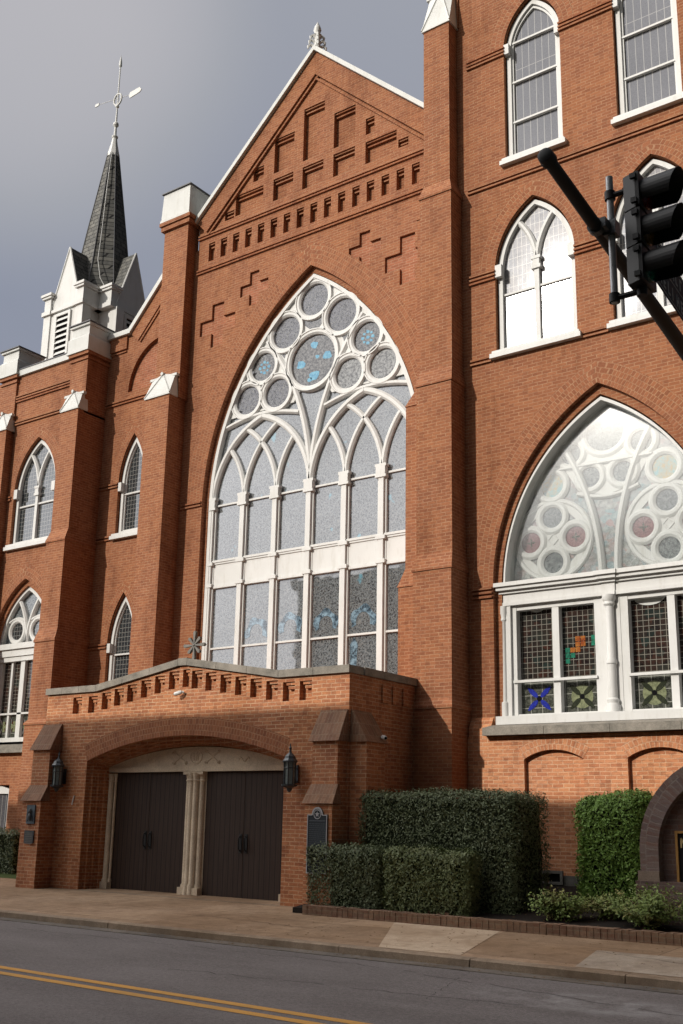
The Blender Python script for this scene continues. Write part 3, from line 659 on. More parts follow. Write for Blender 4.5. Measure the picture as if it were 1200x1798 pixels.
    CH.part('tracery', TX(rg), WHITE, w, smooth=True)
    gl = MB(); gl.plate([(xc-hw+.01, 6.25)]+arch(xc, zs, hw-.01, h*1.0, 30)[1:-1]+[(xc+hw+.05, 6.25)], [], y+.10, y+.14); CH.part('arch_glass', TX(gl), G_TR, w)
    gr = MB()
    for cx, cz, r_, g_ in CIR: gr.mat(g_).disc(xc+cx, cz, r_, y+.094)
    for cx, cz, r_, g_ in CIR:
        if g_ in (G_GREY, G_PINK): gr.mat(G_QUAR if g_ is G_PINK else G_GREY); [gr.add([(xc+cx+r_*(.25+.18*math.cos(4*t_))*math.cos(t_), y+.090, cz+r_*(.25+.18*math.cos(4*t_))*math.sin(t_)) for t_ in [k_/16*2*PI for k_ in range(16)]], [tuple(range(16))])]
    CH.part('round_panes', TX(gr), None, w)
    # white spandrel boards round the groups of circles
    sp = MB()
    def blob(cs, extra, yy):
        pass
    for sx in (-1, 1):
        hs = [circ(xc+sx*1.15+dx, 7.115+dz, .235, 26) for dx, dz in ((0, .455), (-.475, 0), (.475, 0), (0, -.465))]
        hs += [[(xc+sx*1.15+math.cos(a)*.60-math.sin(a)*k*.13*s1, 7.115+math.sin(a)*.60+math.cos(a)*k*.13*s1) for (s1, k) in ((1, 1), (-1, 1))]+[(xc+sx*1.15+math.cos(a)*.36, 7.115+math.sin(a)*.36)] for a in (PI/4, 3*PI/4, 5*PI/4, 7*PI/4)]
        sp.plate(circ(xc+sx*1.15, 7.115, .75, 44), hs, y+.075, y+.10)
    tp = [(xc-1.0, 8.55), (xc+1.0, 8.55), (xc+1.0, 8.85), (xc+.62, 9.3), (xc+.05, 9.68), (xc-.05, 9.68), (xc-.62, 9.3), (xc-1.0, 8.85)]
    sp.plate(tp, [circ(xc, 9.14, .41, 30), circ(xc-.72, 8.815, .235, 24), circ(xc+.72, 8.815, .235, 24)], y+.075, y+.10)
    sp.plate([(xc-.85, 8.49), (xc-.55, 7.99), (xc, 7.86), (xc+.55, 7.99), (xc+.85, 8.49)], [circ(xc-.334, 8.25, .225, 24), circ(xc+.334, 8.25, .225, 24)], y+.075, y+.10)
    CH.part('spandrel_board', TX(sp), WHITE, w)
    st_ = MB(); st_.plate([(xc-hw+.03, 6.31)]+arch(xc, zs, hw-.03, h*.985, 30)[1:-1]+[(xc+hw-.03, 6.31)], [], yo+.20, yo+.204); CH.part('storm_pane', st_, STORM, w)
biglow()

# ---- main gable wall -----------------------------------------------
XC = -15.55
niches = []   # (x0, x1, z0, z1)
for (a, b, z0, z1) in ((-15.91, -15.22, 18.66, 20.25), (-14.90, -14.22, 18.66, 19.71), (-16.90, -16.22, 18.66, 19.71), (-15.91, -15.22, 17.82, 18.48), (-14.90, -14.22, 17.82, 18.48), (-16.90, -16.22, 17.82, 18.48),
                       (-13.89, -13.62, 18.66, 19.13), (-13.89, -12.95, 17.82, 18.45), (-12.90, -12.60, 17.90, 18.13), (-17.63, -17.26, 18.66, 19.07), (-18.24, -17.25, 17.82, 18.45), (-18.62, -18.28, 17.80, 18.05)):
    niches.append((a, b, z0, z1, .12, 3))
for k in range(19):
    x_ = -19.40+.2-.0+k*.4447-.0
    x_ = -19.615+k*.4447
    if x_ < -19.55: continue
    niches.append((x_, x_+.225, 16.73, 17.29, .14, 3))
def cross(xc, zc, q):
    """stepped greek cross outline, q = step"""
    a, b = q*.5, q*1.5
    return [(xc-a, zc-b), (xc+a, zc-b), (xc+a, zc-a), (xc+b, zc-a), (xc+b, zc+a), (xc+a, zc+a), (xc+a, zc+b), (xc-a, zc+b), (xc-a, zc+a), (xc-b, zc+a), (xc-b, zc-a), (xc-a, zc-a)]
crosses = [cross(-13.87, 15.44, .32), cross(-12.62, 14.79, .43), cross(-17.44, 15.43, .325), cross(-18.71, 14.70, .425)]
BO = archpoly(XC, 3.5, 9.6, 3.39, 5.92, 30)
out_w = [(-23.5, .1), (-11.1, .1), (-11.1, 17.9), (-11.36, 17.9), (-15.5, 21.82), (-19.56, 18.0), (-19.56, 17.2), (-20.4, 17.1), (-22.05, 15.28), (-23.5, 15.28)]
nar1 = single_light(-21.68, 9.11, 9.27, 10.75, .49, 1.36, YG, 'narrow arched window, upper one, in the bay between the two left buttresses', G_LEADS, (10.45,), 10.78)
nar2 = single_light(-21.68, None, 3.9, 6.18, .49, 1.34, YG, 'narrow arched window, lower one, above the porch coping', G_LEADS, (5.90,), 6.2)
bla = [(-22.07, 13.48)]+[(-20.75-1.32*math.cos(PI/2*i/12), 13.48+1.45*math.sin(PI/2*i/12)) for i in range(1, 13)]+[(-20.65, 14.93), (-20.65, 13.48)]
hs = [BO, nar1, nar2, bla]+[[(a, z0), (b, z0), (b, z1), (a, z1)] for a, b, z0, z1, d, n_ in niches]+crosses
mb = MB(); mb.plate(out_w, hs, YG, YG+.34)
GW = CH.part('gable_wall', mb, BR)
mb = MB(); mb.plate([(-23.4, .1), (-11.1, .1), (-11.1, 17.7), (-15.5, 21.6), (-19.5, 17.9), (-19.5, 17.0), (-22, 15.1), (-23.4, 15.1)], [archpoly(XC, 3.5, 9.6, 3.3, 5.8, 24), archpoly(-21.68, 3.9, 6.18, .52, 1.4), archpoly(-21.68, 9.15, 10.75, .52, 1.4)], YG+.14, YG+.5)
CH.part('backing_wall', mb, BR, GW)
mb = MB()
for a, b, z0, z1, d, n_ in niches:      # corbelled courses at the head of each recess
    for i in range(2): mb.box(a+.012, b, YG+.035+.035*i, YG+.139, z1-.045-.09*i, z1-.004-.09*i)
CH.part('corbel_courses', mb, BR, GW)
PB = brick_mat('pinkish_brick', (.37, .14, .078), (.27, .10, .055), (.44, .27, .18))
for p_ in crosses: CH.part('cross_panel', MB().plate(p_, [], YG+.065, YG+.138), PB, GW)
CH.part('blind_arch_panel', MB().plate(bla, [], YG+.11, YG+.139), PB, GW)
# inner step round the great window
mb = MB(); mb.plate(archpoly(XC, 3.5, 9.6, 3.6, 6.2, 30), [archpoly(XC, 3.55, 9.6, 3.285, 5.76, 30)], YG+.15, YG+.45); CH.part('window_reveal', mb, BR, GW)
CH.part('brick_arch', ringmb(arch(XC, 9.6, 3.39, 5.92, 40), .62, YG-.004, YG+.05), BRA, GW)
for z_, h_ in ((10.75, 1.42), (6.18, 1.40)): CH.part('brick_arch', ringmb(arch(-21.68, z_, .515, h_), .30, YG-.004, YG+.05), BRA, GW)
mb = MB(); strings(mb, -19.56, -11.3, 17.60, 2, YG); strings(mb, -19.56, -11.3, 16.53, 2, YG)
strings(mb, -23.4, -20.6, 13.28, 2, YG); strings(mb, -23.4, -22.2, 10.78, 2, YG); strings(mb, -23.4, -22.3, 9.25, 2, YG); strings(mb, -21.16, -20.6, 9.25, 2, YG); strings(mb, -23.4, -22.2, 6.2, 2, YG)
strings(mb, -19.7, -18.96, 9.72, 2, YG)
CH.part('string_courses', mb, BR, GW)
# raised verge bands following the gable slopes
def slopeband(p, q, off0, off1, y0, y1):
    d = Vector((q[0]-p[0], q[1]-p[1])).normalized(); n_ = Vector((d.y, -d.x))
    if n_.y > 0: n_ = -n_
    m_ = MB(); m_.plate([(p[0]+n_.x*off0, p[1]+n_.y*off0), (p[0]+n_.x*off1, p[1]+n_.y*off1), (q[0]+n_.x*off1, q[1]+n_.y*off1), (q[0]+n_.x*off0, q[1]+n_.y*off0)], [], y0, y1); return m_
vb = MB()
for p, q in (((-19.56, 17.98), (-15.5, 21.80)), ((-15.5, 21.80), (-11.3, 17.85))):
    for o0, o1, yy in ((.0, .50, -.10), (.545, .60, -.06)):
        m_ = slopeband(p, q, o0, o1, YG+yy-(.003 if p[0] < -16 else 0), YG+.02); vb.add(m_.v, m_.f)
m_ = slopeband((-22.05, 15.28), (-20.4, 17.1), 0, .42, YG-.06, YG+.02); vb.add(m_.v, m_.f); m_ = slopeband((-22.05, 15.28), (-20.4, 17.1), .46, .51, YG-.04, YG+.02); vb.add(m_.v, m_.f)
vb.box(-22.95, -22.2, YG-.06, YG+.02, 14.86, 15.28); vb.box(-22.95, -22.22, YG-.04, YG+.02, 14.77, 14.81)
CH.part('verge_band', vb, BR, GW)
cp = MB()
def copeseg(p, q, w=.62, h=.10, yf=YG-.2, yb=YG+.42):
    d = Vector((q[0]-p[0], q[1]-p[1])).normalized(); n_ = Vector((-d.y, d.x))
    if n_.y < 0: n_ = -n_
    cp.plate([p, q, (q[0]+n_.x*h, q[1]+n_.y*h), (p[0]+n_.x*h, p[1]+n_.y*h)][::1], [], yf, yb)
copeseg((-19.62, 17.94), (-15.5, 21.82), h=.11); copeseg((-15.5, 21.82), (-11.2, 17.78), h=.11)
copeseg((-20.4, 17.10), (-22.05, 15.28), h=.13, yf=YG-.14); copeseg((-22.02, 15.28), (-22.95, 15.28), h=.15, yf=YG-.142)
CH.part('white_coping', cp, WHITE2, GW)
# finial
fi = MB(); fx, fy = -15.5, YG-.05
fi.lathe(fx, fy, [(.13, 21.84), (.15, 21.95), (.10, 22.02), (.08, 22.10), (.075, 22.27), (.13, 22.34), (.06, 22.38), (.11, 22.51), (.085, 22.61), (.0, 22.79)], 10)
for z_, r_, s_ in ((21.95, .24, .5), (22.11, .21, .45), (22.26, .18, .4)):
    for k in range(4):
        a = PI/4+k*PI/2; d = Vector((math.cos(a), math.sin(a), 0)); c = Vector((fx, fy, z_))
        fi.tube([c+d*.05, c+d*r_*.7+Vector((0, 0, .08)), c+d*r_+Vector((0, 0, .03)), c+d*r_*1.02+Vector((0, 0, -.05))], [.05, .045, .04, .02], 6)
CH.part('finial', fi, WHITE, GW, smooth=True)

# great window
def great():
    xc = -15.54; y = YG+.15; P_ = 1.064; zs = 9.6; hw = 3.27; h = 5.73
    mb = MB(); frame_ring(mb, xc, 3.9, zs, hw, h, .10, y+.2, y-.02, 34)
    w = CH.part('window', mb, WHITE, label='great traceried window under the gable, six lights wide, above the porch')
    f = MB()
    for k in range(-3, 4):
        x_ = xc+k*P_; ww = .10 if abs(k) < 3 else .06
        if abs(k) == 3: x_ -= math.copysign(.05, k)
        f.box(x_-ww-.02, x_+ww+.02, y+.05, y+.16, 3.9, zs)
        f.box(x_-ww+.03, x_+ww-.03, y-.01, y+.06, 3.9, zs)
        for z0, z1, e_ in ((9.46, 9.52, .05), (9.52, 9.72, .03), (9.72, 9.79, .055)): f.box(x_-ww-e_, x_+ww+e_, y-.04, y+.10, z0, z1)
        for z0 in (7.40, 7.97): f.box(x_-ww-.03, x_+ww+.03, y-.03, y+.08, z0, z0+.09)
    f.box(xc-hw+.08, xc+hw-.08, y+.065, y+.14, 7.44, 8.02)
    for z0, z1, yy in ((7.37, 7.43, .03), (7.43, 7.47, .05), (8.0, 8.05, .04), (8.05, 8.11, .02)): f.box(xc-hw+.08, xc+hw-.08, y+yy, y+.138, z0, z1-.002)
    CH.part('mullions', f, WHITE, w)
    for z_ in (9.58, 5.815): CH.part('glazing_bar', MB().box(xc-hw+.08, xc+hw-.08, y+.06, y+.13, z_-.023, z_+.023), WHITE, w)
    g = MB(); g.plate(archpoly(xc, 3.9, zs, hw-.06, h*.975, 34), [], y+.115, y+.15); CH.part('pane', g, G_BIG, w)
    tr = MB()
    H1 = math.hypot(1.6, 0); Rg = None
    # group arches: span 3 lights, rise 2.2
    hwg, hg = 1.5*P_, 2.18; Rr = (hwg*hwg+hg*hg)/(2*hwg)
    def arc(x0, sgn, amax, wb=.15, wf=.06, lim=None, yf=y+.0):
        P = []
        for i in range(26):
            a = amax*i/25; P.append((x0+sgn*(Rr-Rr*math.cos(a)), zs+Rr*math.sin(a)))
        if lim: P = [p for p in P if lim(p)]
        tr.band(P, wb, wf, y+.13, yf)
    amx = math.acos((Rr-hwg)/Rr)
    for gsx in (-1, 1):
        gx = xc+gsx*hwg; L = gx-hwg; Rg_ = gx+hwg
        arc(L, 1, amx, .17, .07, yf=y-.01); arc(Rg_, -1, amx, .17, .07, yf=y-.01)
        for k, sg in ((1, 1), (1, -1), (2, 1), (2, -1)):
            x0 = L+k*P_
            # stop where the arc meets the group arch
            def ok(p, gx=gx):
                dx = abs(p[0]-gx); 
                return p[1] <= zs+math.sqrt(max(0, Rr*Rr-(dx+Rr-hwg)**2))+.02
            arc(x0, sg, 1.2, .14, .05, ok, y+.012)
    # main-radius arcs rising from the centre mullion
    RM = (hw*hw+h*h)/(2*hw)
    for sg in (-1, 1):
        P = []
        for i in range(30):
            a = i/29*.80; p = (xc+sg*(RM-RM*math.cos(a)), zs+RM*math.sin(a))
            if abs(p[0]-xc) > 1.60: break
            P.append(p)
        tr.band(P, .16, .06, y+.13, y-.005)
        # flat band bounding the lights from the circles
        tr.band([(xc+sg*(.40+i/14*2.60), 11.52+.34*math.sin(PI*(.12+.76*i/14))) for i in range(15)], .12, .05, y+.13, y+.005)
    CH.part('tracery', tr, WHITE, w)
    CI = [(-.02, 12.97, .705, G_CIRCB), (-.905, 13.95, .452, G_CIRC), (-.02, 14.64, .45, G_CIRC), (.86, 13.98, .455, G_CIRC), (-1.65, 13.17, .402, G_CIRCB), (1.62, 13.18, .405, G_CIRCB), (-2.14, 12.34, .404, G_CIRC), (-1.15, 12.33, .404, G_CIRC), (1.10, 12.34, .41, G_CIRCL), (2.10, 12.36, .402, G_CIRCL)]
    rg = MB(); gp = MB()
    for cx, cz, r_, g_ in CI:
        rg.band(circ(xc+cx, cz, r_+.06, 40), .15, .06, y+.13, y+.015, True); rg.band(circ(xc+cx, cz, r_+.115, 40), .07, .03, y+.13, y-.005, True)
        gp.mat(g_).disc(xc+cx, cz, r_, y+.112, 36)
    CH.part('roundel_rings', rg, WHITE, w, smooth=True)
    CH.part('round_panes', gp, None, w)
    fl = MB()
    def petal(cx, cz, d0, rr, sq=1.): fl.add([(xc+cx+rr*(1+.25*math.sin(3*t_+cx*9))*math.cos(t_), y+.109, cz+sq*rr*(1+.25*math.cos(2*t_+cz))*math.sin(t_)) for t_ in [i/12*2*PI for i in range(12)]], [tuple(range(12))])
    for a, b, rr in ((0, .42, .11), (-.42, -.02, .13), (.42, .05, .13), (.02, -.42, .15), (.10, .08, .06), (-.12, -.50, .07)): petal(-.02+a, 12.97+b, 0, rr)
    for px_, pz_ in ((-1.65, 13.17), (1.62, 13.18)):
        for q_ in range(8):
            a = q_*PI/4; petal(px_+.15*math.cos(a), pz_+.15*math.sin(a), 0, .038 if q_ % 2 else .05)
        petal(px_, pz_, 0, .05)
    CH.part('blue_flowers', fl, G_BLUE, w)
    hd = MB()
    for k, zc_ in ((-2, 6.12), (-1, 6.14), (0, 6.12), (1, 6.12)):
        cx = xc+(k+.5)*P_; n_ = 18; V = []
        for i in range(n_+1):
            a = -.35+(PI+.7)*i/n_; q_ = 1+.10*math.sin(5*a+k); V += [(cx+.20*math.cos(a), y+.110, zc_+.22*math.sin(a)), (cx+.35*q_*math.cos(a), y+.110, zc_+.38*q_*math.sin(a))]
        hd.add(V, [(2*i, 2*i+1, 2*i+3, 2*i+2) for i in range(n_)])
        if k == 1: hd.add([(cx-.34, y+.108, 5.05), (cx-.18, y+.108, 5.0), (cx-.14, y+.108, 5.6), (cx-.24, y+.108, 5.76), (cx-.35, y+.108, 5.6)], [(0, 1, 2, 3, 4)])
    CH.part('blue_canopies', hd, G_HOOD, w)
    # board between the roundels, pierced with small triangles
    zb = 11.93
    def xo(z): return hw-.04-(RM-math.sqrt(max(0, RM*RM-(z-zs)**2)))
    zz = [zb+(15.12-zb)*i/16 for i in range(17)]
    left = [(xc-xo(z), z) for z in zz]; right = [(xc+xo(z), z) for z in reversed(zz)]
    bottom = [(xc+.6, 11.95), (xc+.38, 12.25), (xc-.38, 12.25), (xc-.6, 11.95)]
    outl = [p for p in left if p[0] < xc]+[p for p in right if p[0] > xc]+bottom
    hs_ = [circ(xc+cx, cz, r_+.005, 30) for cx, cz, r_, g_ in CI]; chips = []
    def tri(cx, cz, s_, rot=0., n_=3): return [(xc+cx+s_*math.cos(rot+2*PI*k/n_), cz+s_*math.sin(rot+2*PI*k/n_)) for k in range(n_)]
    for sg in (-1, 1):
        m_ = lambda a: a if sg == 1 else PI-a
        hs_ += [tri(sg*.50, 14.20-.0, .0001, 0)] if False else []
        for cx, cz, s_, ro_ in ((.56, 14.83, .11, 2.6), (1.36, 14.02, .085, .6), (2.02, 13.10-.02, .085, .6), (1.56, 12.72, .085, .9), (1.62, 11.99+.06, .11, -1.57+PI), (.87, 12.73+.1, .075, 0.), (2.47, 12.10, .10, .7), (.75, 12.04, .10, 2.2), (.96, 13.33, .10, .4)):
            chips.append(tri(sg*cx, cz, s_, m_(ro_)))
    chips.append([(xc-.30, 13.98), (xc-.12, 13.82), (xc+.16, 13.82), (xc+.32, 13.98), (xc+.34, 14.16), (xc-.02, 14.05), (xc-.36, 14.16)])
    bd = MB(); bd.plate(outl, hs_, y+.06, y+.10); CH.part('spandrel_board', bd, WHITE, w)
    ch = MB()
    for p_ in chips: ch.add([(a, y+.056, b) for a, b in p_], [tuple(range(len(p_)))])
    CH.part('small_lights', ch, G_CIRCB, w)
great()

# nave roof, dark gap behind
mb = MB(); mb.plate([(-19.3, 17.6), (-15.5, 21.3), (-11.4, 17.5)], [], YG+.55, 45); mb.box(-22.8, -11.4, YG+.55, 45, 0, 14.9); CH.part('nave', mb, ROOF)

# ---- left bay -------------------------------------------------------
lw1 = twolight(-24.95, 9.11, 9.28, 10.9, .89, 1.52, YLB, 'two-light arched window, upper one, at the far left of the facade', G_LEADS, (10.45,), 10.98)
LO = archpoly(-24.98, 3.45, 6.25, 1.26, 1.95)
bwh = [(-25.9, .6), (-24.86, .6), (-24.86, 2.42), (-25.9, 2.42)]
def leftbay(dx, first):
    mb = MB(); off = lambda l: [(x_+dx, z_) for x_, z_ in l]
    mb.plate(off([(-26.15, .1), (-22.96, .1), (-22.96, 14.64), (-26.15, 14.64)]), [off(lw1), off(LO), off(bwh)], YLB, YLB+.34)
    SW = CH.part('bay_wall', mb, BR)
    mb = MB().box(-26.1+dx, -23.3+dx, YLB+.62, 45, .1, 14.5); CH.part('bay_core', mb, BR, SW)
    mb = MB(); strings(mb, -26.15+dx, -22.96+dx, 14.01, 3, YLB); strings(mb, -26.15+dx, -22.96+dx, 13.17, 2, YLB)
    for z_ in (10.80, 9.24): strings(mb, -26.15+dx, -25.97+dx, z_, 2, YLB); strings(mb, -23.93+dx, -22.96+dx, z_, 2, YLB)
    strings(mb, -23.7+dx, -22.96+dx, 4.02, 1, YLB)
    CH.part('string_courses', mb, BR, SW)
    mb = MB(); mb.box(-26.15+dx, -22.96+dx, YLB-.08, YLB+.5, 14.64, 14.83); mb.mat(WHITE2); CH.part('white_coping', mb, WHITE2, SW)
    mb = MB(); mb.box(-26.15+dx, -22.96+dx, YLB-.1, YLB+.5, 14.832, 14.86); CH.part('flashing', mb, GREYTRIM, SW)
    CH.part('brick_arch', ringmb(off(arch(-24.98, 6.25, 1.26, 1.95, 24)), .42, YLB-.004, YLB+.05), BRA, SW)
    CH.part('brick_arch', ringmb(off(arch(-24.95, 10.9, .915, 1.58, 20)), .34, YLB-.004, YLB+.05), BRA, SW)
    mb = MB(); mb.plate(off(archpoly(-24.98, 3.4, 6.25, 1.4, 2.1)), [off(archpoly(-24.98, 3.45, 6.25, 1.13, 1.76))], YLB+.12, YLB+.45); CH.part('window_reveal', mb, BR, SW)
    # lower window
    xc = -25.0+dx; y = YLB+.2
    mb = MB(); frame_ring(mb, xc, 3.50, 6.25, 1.12, 1.74, .10, y+.16, y-.02); w = CH.part('window', mb, WHITE, label='window with two roundels over tall leaded panes at the far left edge, beside the porch')
    f = MB(); f.box(xc-1.1, xc+1.1, y-.04, y+.14, 5.86, 6.0); f.box(xc-1.13, xc+1.13, y-.08, y+.14, 6.0, 6.2); f.box(xc-1.16, xc+1.16, y-.14, y+.14, 6.2, 6.36)
    f.box(xc-1.1, xc+1.1, y-.02, y+.15, 3.50, 3.72)
    for a in (-1.0, 0., 1.0): f.box(xc+a-.09, xc+a+.09, y, y+.15, 3.72, 5.86)
    for a in (-.5, .5): f.box(xc+a-.04, xc+a+.04, y+.03, y+.15, 3.72, 5.86)
    f.box(xc-1., xc+1., y, y+.10, 4.36, 4.41); CH.part('mullions', f, WHITE, w)
    tr = MB()
    for sx in (-1, 1):
        tr.band(circ(xc+sx*.46, 6.74, .32, 26), .14, .06, y+.13, y+.02, True)
        P = [(xc+sx*(2.1-2.1*math.cos(a)), 6.36+2.1*math.sin(a)) for a in [i/14*.72 for i in range(15)]]; tr.band([p for p in P if abs(p[0]-xc) < .56], .13, .05, y+.13, y+.0)
        tr.band([(xc+sx*(.12+.7*i/10), 7.02+.10*math.sin(PI*i/10)) for i in range(11)], .08, .04, y+.13, y+.02)
    CH.part('tracery', tr, WHITE, w)
    g = MB(); g.plate(archpoly(xc, 6.3, 6.35, 1.04, 1.6), [], y+.11, y+.14); CH.part('arch_glass', g, G_TR if False else G_GREY, w)
    g = MB(); g.mat(G_LEADS)
    for sx in (-1, 1): g.disc(xc+sx*.46, 6.74, .27, y+.10)
    CH.part('round_panes', g, None, w)
    g = MB().box(xc-1., xc+1., y+.10, y+.13, 4.38, 5.86); CH.part('pane', g, G_LEAD, w)
    g = MB().box(xc-1., xc+1., y+.101, y+.131, 3.72, 4.38); CH.part('pane', g, G_QUAR, w)
    m2 = MB()
    for a in (-.74, -.27, .27, .74):
        m2.mat(GREENGL).disc(xc+a, 4.04, .15, y+.098, 16); m2.mat(DKGL)
        for q_ in range(4):
            an = PI/4+q_*PI/2; d = Vector((math.cos(an), math.sin(an))); n_ = Vector((-d.y, d.x))
            m2.add([(xc+a+d.x*.04, y+.094, 4.04+d.y*.04), (xc+a+d.x*.15+n_.x*.035, y+.094, 4.04+d.y*.18+n_.y*.035), (xc+a+d.x*.26, y+.094, 4.04+d.y*.36), (xc+a+d.x*.15-n_.x*.035, y+.094, 4.04+d.y*.18-n_.y*.035)], [(0, 1, 2, 3)])
    CH.part('rosette', m2, None, w)
    s_ = MB().box(xc-1.3, xc+1.3, YLB-.16, YLB+.2, 3.28, 3.50); CH.part('stone_sill', s_, STONE, w)
    b = MB(); xb = -25.38+dx; b.plate([(xb-.52, .6), (xb+.52, .6), (xb+.52, 2.30), (xb, 2.42), (xb-.52, 2.30)], [[(xb-.43, .69), (xb+.43, .69), (xb+.43, 2.19), (xb-.43, 2.19)]], YLB+.06, YLB+.2); bw_ = CH.part('basement_window', b, WHITE)
    b = MB().box(xb-.43, xb+.43, YLB+.13, YLB+.16, .69, 2.19); CH.part('pane', b, G_TOP, bw_)
leftbay(0, True)
# further left bay: plain wall continuing out of frame
mb = MB().box(-29.5, -26.15, YLB+.005, 45, .1, 14.6); CH.part('bay_wall', mb, BR)

# ---- buttresses -----------------------------------------------------
def stepped(x0, x1, ybk, stages, name='buttress', mat=BR, cut=.16, side=.04):
    """stages: list of (z0, z1, yfront, dxl, dxr) from the ground up; sloped brick weatherings between"""
    mb = MB()
    for i, (z0, z1, yf, a, b) in enumerate(stages):
        nxt = stages[i+1] if i+1 < len(stages) else None
        if nxt:
            mb.box(x0+a, x1-b, yf, ybk, z0, z1)
            zt = nxt[0]; lip = .025
            mb.box(x0+a-lip, x1-b+lip, yf-lip, ybk, z1, z1+.05)
            mb.hexa([(x0+a-lip, yf-lip, z1+.05), (x1-b+lip, yf-lip, z1+.05), (x1-b+lip, ybk, z1+.05), (x0+a-lip, ybk, z1+.05)],
                    [(x0+nxt[3], nxt[2], zt), (x1-nxt[4], nxt[2], zt), (x1-nxt[4], ybk, zt), (x0+nxt[3], ybk, zt)])
        else: mb.box(x0+a, x1-b, yf, ybk, z0, z1)
    return mb
# tower corner buttress, facing the street
st = [(.3, 3.80, 18.24, 0, 0), (4.0, 6.58, 18.31, .03, .03), (6.95, 10.62, 18.41, .05, .06), (11.0, 15.12, 18.50, .07, .09), (15.5, 19.57, 18.63, .09, .19)]
TB = CH.part('corner_buttress', stepped(-11.42, -10.47, YT+.1, st), BR)
def weathercap(xl, xr, yf, yb, z0, z1, parent, ytop):
    """white gabled weathering cap with a little cross ridge"""
    m_ = MB(); xm = (xl+xr)/2; e_ = .035
    m_.add([(xl-e_, yf-e_, z0), (xr+e_, yf-e_, z0), (xr+e_, yb, z0), (xl-e_, yb, z0), (xl-e_, yf-e_, z0+.04), (xr+e_, yf-e_, z0+.04), (xr+e_, yb, z0+.04), (xl-e_, yb, z0+.04),
            (xm, ytop-.10, z1), (xm, yb, z1), (xl+.02, ytop-.05, z1-.06), (xr-.02, ytop-.05, z1-.06), (xl+.02, yb, z1-.06), (xr-.02, yb, z1-.06)],
           [(0, 1, 5, 4), (1, 2, 6, 5), (3, 0, 4, 7), (4, 5, 8), (4, 8, 10), (5, 11, 8), (4, 10, 12, 7), (5, 6, 13, 11), (10, 8, 9, 12), (8, 11, 13, 9), (0, 3, 2, 1)])
    m_.box(xl-.06, xr+.06, ytop-.09, ytop+.02, z1-.12, z1-.05); m_.tube([(xm, ytop-.16, z1-.0), (xm, ytop+.05, z1-.0)], .05, 8)
    for a, b in (((xl-e_, yf-e_, z0+.04), (xm, ytop-.10, z1)), ((xr+e_, yf-e_, z0+.04), (xm, ytop-.10, z1))): m_.tube([a, b], .022, 6)
    return CH.part('weathering_cap', m_, WHITE2, parent)
weathercap(-11.33, -10.66, 18.63, 19.1, 19.57, 20.75, TB, 18.95)
mb = MB().box(-11.15, -10.6, 18.95, 19.1, 19.6, 23); CH.part('upper_shaft', mb, BR, TB)
# tower side buttress, facing the nave
def sidebut():
    m_ = MB(); S_ = [(.3, 6.45, -12.12, 18.90), (6.85, 10.5, -11.99, 18.97), (10.9, 15.0, -11.72, 19.0), (15.4, 19.4, -11.45, 19.03)]
    for i, (z0, z1, xl, yf) in enumerate(S_):
        m_.box(xl, -10.9, yf, YG+.1, z0, z1)
        if i+1 < len(S_):
            n_ = S_[i+1]; m_.hexa([(xl-.02, yf-.02, z1), (-10.9, yf-.02, z1), (-10.9, YG+.1, z1), (xl-.02, YG+.1, z1)], [(n_[2], n_[3], n_[0]), (-10.9, n_[3], n_[0]), (-10.9, YG+.1, n_[0]), (n_[2], YG+.1, n_[0])])
    return m_
SB = CH.part('side_buttress', sidebut(), BR)
mb = MB(); mb.hexa([(-11.50, 18.98, 19.4), (-10.9, 18.98, 19.4), (-10.9, YG+.1, 19.4), (-11.5, YG+.1, 19.4)], [(-11.2, 19.0, 20.4), (-10.9, 19.0, 20.4), (-10.9, YG+.1, 20.4), (-11.2, YG+.1, 20.4)]); CH.part('weathering_cap', mb, WHITE2, SB)
# pier left of the gable
GP = CH.part('corner_buttress', stepped(-20.62, -19.74, YG+.1, [(.1, 12.70, 19.36, 0, 0)]), BR)
mb = MB().box(-20.60, -19.68, 19.65, YG+.1, 12.7, 18.18); mb.box(-20.68, -19.58, 19.57, YG+.15, 17.93, 18.05); mb.box(-20.72, -19.54, 19.53, YG+.15, 18.08, 18.19); CH.part('upper_shaft', mb, BR, GP)
weathercap(-20.62, -19.74, 19.36, 19.66, 12.70, 13.42, GP, 19.62)
def topcap(xl, xr, yf, yb, z0, z1, parent, plain=False):
    m_ = MB(); m_.box(xl, xr, yf, yb, z0, z0+.07)
    if plain: m_.hexa([(xl+.02, yf+.02, z0+.07), (xr-.02, yf+.02, z0+.07), (xr-.02, yb-.02, z0+.07), (xl+.02, yb-.02, z0+.07)], [(xl+.05, yf+.05, z1-.03), (xr-.05, yf+.05, z1-.03), (xr-.05, yb-.05, z1-.03), (xl+.05, yb-.05, z1-.03)])
    else:
        m_.box(xl+.02, xr-.02, yf+.02, yb-.02, z0+.07, z0+.46); m_.hexa([(xl+.02, yf+.02, z0+.46), (xr-.02, yf+.02, z0+.46), (xr-.02, yb-.02, z0+.46), (xl+.02, yb-.02, z0+.46)], [(xl+.10, yf+.10, z0+.55), (xr-.10, yf+.10, z0+.55), (xr-.10, yb-.10, z0+.55), (xl+.10, yb-.10, z0+.55)])
        m_.box(xl+.10, xr-.10, yf+.10, yb-.10, z0+.55, z1-.10); m_.box(xl+.04, xr-.04, yf+.04, yb-.04, z1-.10, z1-.03)
    c_ = CH.part('white_cap', m_, WHITE2, parent); m_ = MB().box(xl+.0, xr-.0, yf-.0, yb+.0, z1-.03, z1); CH.part('cap_flashing', m_, GREYTRIM, parent)
topcap(-20.70, -19.57, 19.53, 20.75, 18.19, 19.14, GP, True)
